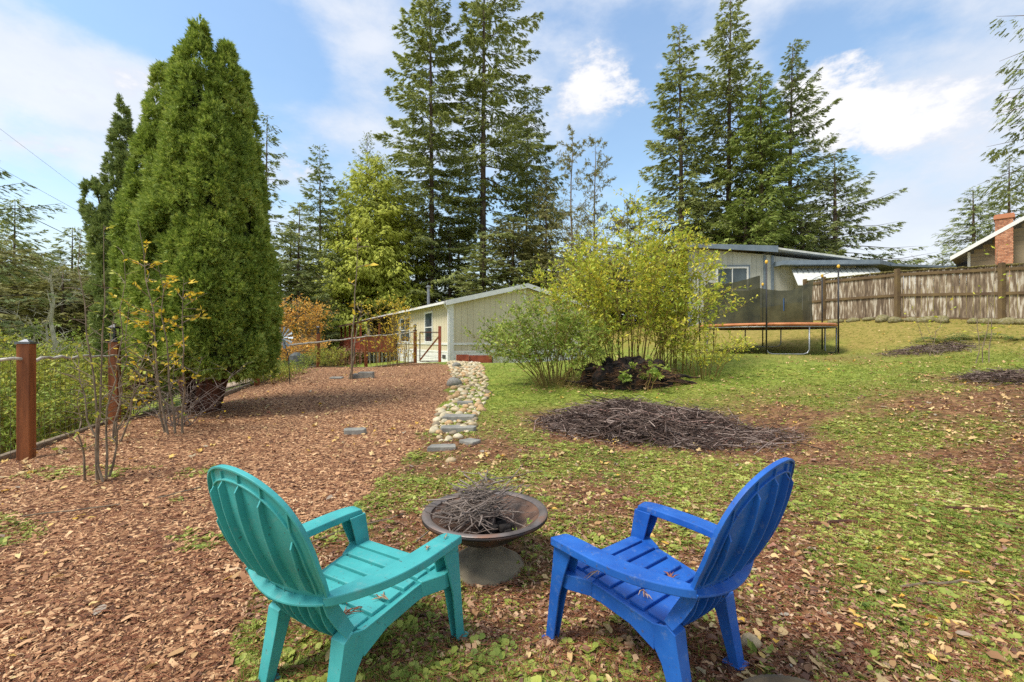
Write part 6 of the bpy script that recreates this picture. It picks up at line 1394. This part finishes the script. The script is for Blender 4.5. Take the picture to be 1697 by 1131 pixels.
# ---------------------------------------------------------------- world, sun, camera
W = bpy.data.worlds.new('World'); SC.world = W; W.use_nodes = True
def world_nodes():
    nt = W.node_tree; N = nt.nodes; L = nt.links; N.clear()
    out = N.new('ShaderNodeOutputWorld')
    sky = N.new('ShaderNodeTexSky'); sky.sky_type = 'NISHITA'; sky.sun_disc = False; sky.sun_elevation = R(57); sky.sun_rotation = R(244); sky.dust_density = .5; sky.ozone_density = 1.6; sky.air_density = 1.5
    bg = N.new('ShaderNodeBackground'); bg.inputs[1].default_value = .15; hs = N.new('ShaderNodeHueSaturation'); hs.inputs['Saturation'].default_value = 1.2; L.new(sky.outputs[0], hs.inputs['Color']); L.new(hs.outputs[0], bg.inputs[0])
    tc = N.new('ShaderNodeTexCoord'); dirv = tc.outputs['Generated']
    def M_(op, a, b=0., c=0., cl=False):
        m = N.new('ShaderNodeMath'); m.operation = op; m.use_clamp = cl
        for i, q in enumerate((a, b, c)):
            if isinstance(q, (int, float)): m.inputs[i].default_value = q
            else: L.new(q, m.inputs[i])
        return m.outputs[0]
    sep = N.new('ShaderNodeSeparateXYZ'); L.new(dirv, sep.inputs[0]); X, Y, Z = sep.outputs
    mp = N.new('ShaderNodeMapping'); mp.inputs['Scale'].default_value = (1, 1, 1.9); L.new(dirv, mp.inputs[0])
    def noise(s, d, rough=.55, off=0):
        n = N.new('ShaderNodeTexNoise'); n.inputs['Scale'].default_value = s; n.inputs['Detail'].default_value = d; n.inputs['Roughness'].default_value = rough
        m2 = N.new('ShaderNodeMapping'); m2.inputs['Location'].default_value = (off, off * .3, 0); L.new(mp.outputs[0], m2.inputs[0]); L.new(m2.outputs[0], n.inputs['Vector']); return n.outputs[0]
    n1 = noise(1.6, 7, .55, 3.1); n2 = noise(5.5, 8, .6, 7.7)
    base = M_('ADD', M_('ADD', M_('MULTIPLY', n1, .9), M_('MULTIPLY', n2, .6)), -.27)
    acc = base
    def blob(px, py, sx, sy, amp, sharp=None):
        """cloud bank (amp > 0) or gap of blue (amp < 0) around one direction of the sky"""
        v = np.array([(px - CX) / F, 1, (CY - py) / F]); l = np.linalg.norm(v); v /= l
        rx = sx / F / l; ry = sy / F / l
        rt = np.cross(v, [0, 0, 1]); rt /= np.linalg.norm(rt); up = np.cross(rt, v)
        def dot(a, s):
            d = N.new('ShaderNodeVectorMath'); d.operation = 'DOT_PRODUCT'; L.new(dirv, d.inputs[0]); d.inputs[1].default_value = tuple(a / s); return d.outputs['Value']
        a, b, c = dot(rt, rx), dot(up, ry), dot(v, 1.)
        r2 = M_('ADD', M_('MULTIPLY', a, a), M_('MULTIPLY', b, b)); e = M_('EXPONENT', M_('MULTIPLY', r2, -1.))
        e = M_('MULTIPLY', e, M_('GREATER_THAN', c, 0.))
        return M_('MULTIPLY', e, amp)
    for q in BLUE: acc = M_('ADD', acc, blob(*q))
    mr = N.new('ShaderNodeMapRange'); mr.interpolation_type = 'SMOOTHSTEP'; mr.inputs[1].default_value = .26; mr.inputs[2].default_value = .60; L.new(acc, mr.inputs[0])
    veil = mr.outputs[0]
    # bright cumulus
    cu = M_('MULTIPLY', M_('SUBTRACT', n2, .5), 2.1); cu = M_('ADD', cu, M_('MULTIPLY', M_('SUBTRACT', noise(14, 8, .65, 1.3), .5), .9))
    for q in CUM: cu = M_('ADD', cu, blob(*q))
    mr2 = N.new('ShaderNodeMapRange'); mr2.interpolation_type = 'SMOOTHSTEP'; mr2.inputs[1].default_value = .32; mr2.inputs[2].default_value = .62; L.new(cu, mr2.inputs[0])
    # towards the horizon the air whitens
    hz = N.new('ShaderNodeMapRange'); hz.inputs[1].default_value = .34; hz.inputs[2].default_value = .0; hz.inputs[3].default_value = 0; hz.inputs[4].default_value = .9; L.new(Z, hz.inputs[0])
    veil = M_('MAXIMUM', M_('ADD', M_('MULTIPLY', veil, .74), .18), hz.outputs[0])
    shade = N.new('ShaderNodeMix'); shade.data_type = 'RGBA'; shade.inputs[6].default_value = (*srgb(178, 194, 216), 1); shade.inputs[7].default_value = (*srgb(240, 242, 248), 1)
    L.new(M_('ADD', M_('MULTIPLY', base, 1.1), .1, cl=True), shade.inputs[0])
    c1 = N.new('ShaderNodeBackground'); L.new(shade.outputs[2], c1.inputs[0]); c1.inputs[1].default_value = SKY_C
    cm = N.new('ShaderNodeMix'); cm.data_type = 'RGBA'; cm.inputs[6].default_value = (*srgb(206, 212, 226), 1); cm.inputs[7].default_value = (*srgb(252, 251, 252), 1)
    sm = N.new('ShaderNodeMapRange'); sm.inputs[1].default_value = .36; sm.inputs[2].default_value = .8; L.new(cu, sm.inputs[0]); L.new(sm.outputs[0], cm.inputs[0])
    c2 = N.new('ShaderNodeBackground'); L.new(cm.outputs[2], c2.inputs[0]); c2.inputs[1].default_value = SKY_C
    m1 = N.new('ShaderNodeMixShader'); L.new(veil, m1.inputs[0]); L.new(bg.outputs[0], m1.inputs[1]); L.new(c1.outputs[0], m1.inputs[2])
    m2 = N.new('ShaderNodeMixShader'); L.new(mr2.outputs[0], m2.inputs[0]); L.new(m1.outputs[0], m2.inputs[1]); L.new(c2.outputs[0], m2.inputs[2])
    L.new(m2.outputs[0], out.inputs[0])
SKY_C = .82
BLUE = [(330, 50, 190, 60, -.5), (450, 90, 80, 110, -.3), (150, 10, 90, 30, -.15), (1000, 40, 200, 40, -.1), (1080, 160, 60, 130, -.3), (850, 330, 300, 130, -.18), (1350, 120, 70, 110, -.25), (100, 340, 150, 70, -.3), (230, 10, 120, 30, -.3), (30, 190, 60, 30, -.2),
        (120, 140, 160, 60, .15), (560, 150, 120, 160, .16), (1600, 120, 200, 160, .2), (1500, 400, 260, 90, .3)]
CUM = [(980, 150, 85, 50, .75), (1380, 120, 80, 50, .5), (1480, 180, 150, 60, .62), (1330, 180, 60, 60, .3), (150, 110, 170, 60, .42), (60, 235, 80, 40, .5), (480, 270, 60, 50, .3), (1480, 260, 120, 60, .2)]
world_nodes()
sl = bpy.data.lights.new('sun', 'SUN'); sl.energy = 3.0; sl.angle = R(20); sl.color = (1, .95, .86)
so = bpy.data.objects.new('sun', sl); COL.objects.link(so)
el, az = R(57), R(244)    # azimuth measured from +Y towards +X : behind the camera, to the left
so.rotation_euler = Vector((math.sin(az) * math.cos(el), math.cos(az) * math.cos(el), math.sin(el))).to_track_quat('Z', 'Y').to_euler()
cd = bpy.data.cameras.new('camera'); cam = bpy.data.objects.new('camera', cd); COL.objects.link(cam)
cam.location = (0, 0, CAMZ); cam.rotation_euler = (R(90), 0, 0); cd.sensor_width = 36; cd.lens = 754 / 1697 * 36; cd.clip_start = .05; cd.clip_end = 2000
SC.camera = cam
SC.view_settings.view_transform = 'Standard'; SC.view_settings.look = 'None'; SC.view_settings.gamma = 1; SC.view_settings.exposure = .52
SC.cycles.max_bounces = 6; SC.cycles.diffuse_bounces = 3; SC.cycles.glossy_bounces = 2; SC.cycles.transmission_bounces = 3; SC.cycles.transparent_max_bounces = 8
SC.cycles.use_denoising = False
SC.render.resolution_x = 1024; SC.render.resolution_y = 682
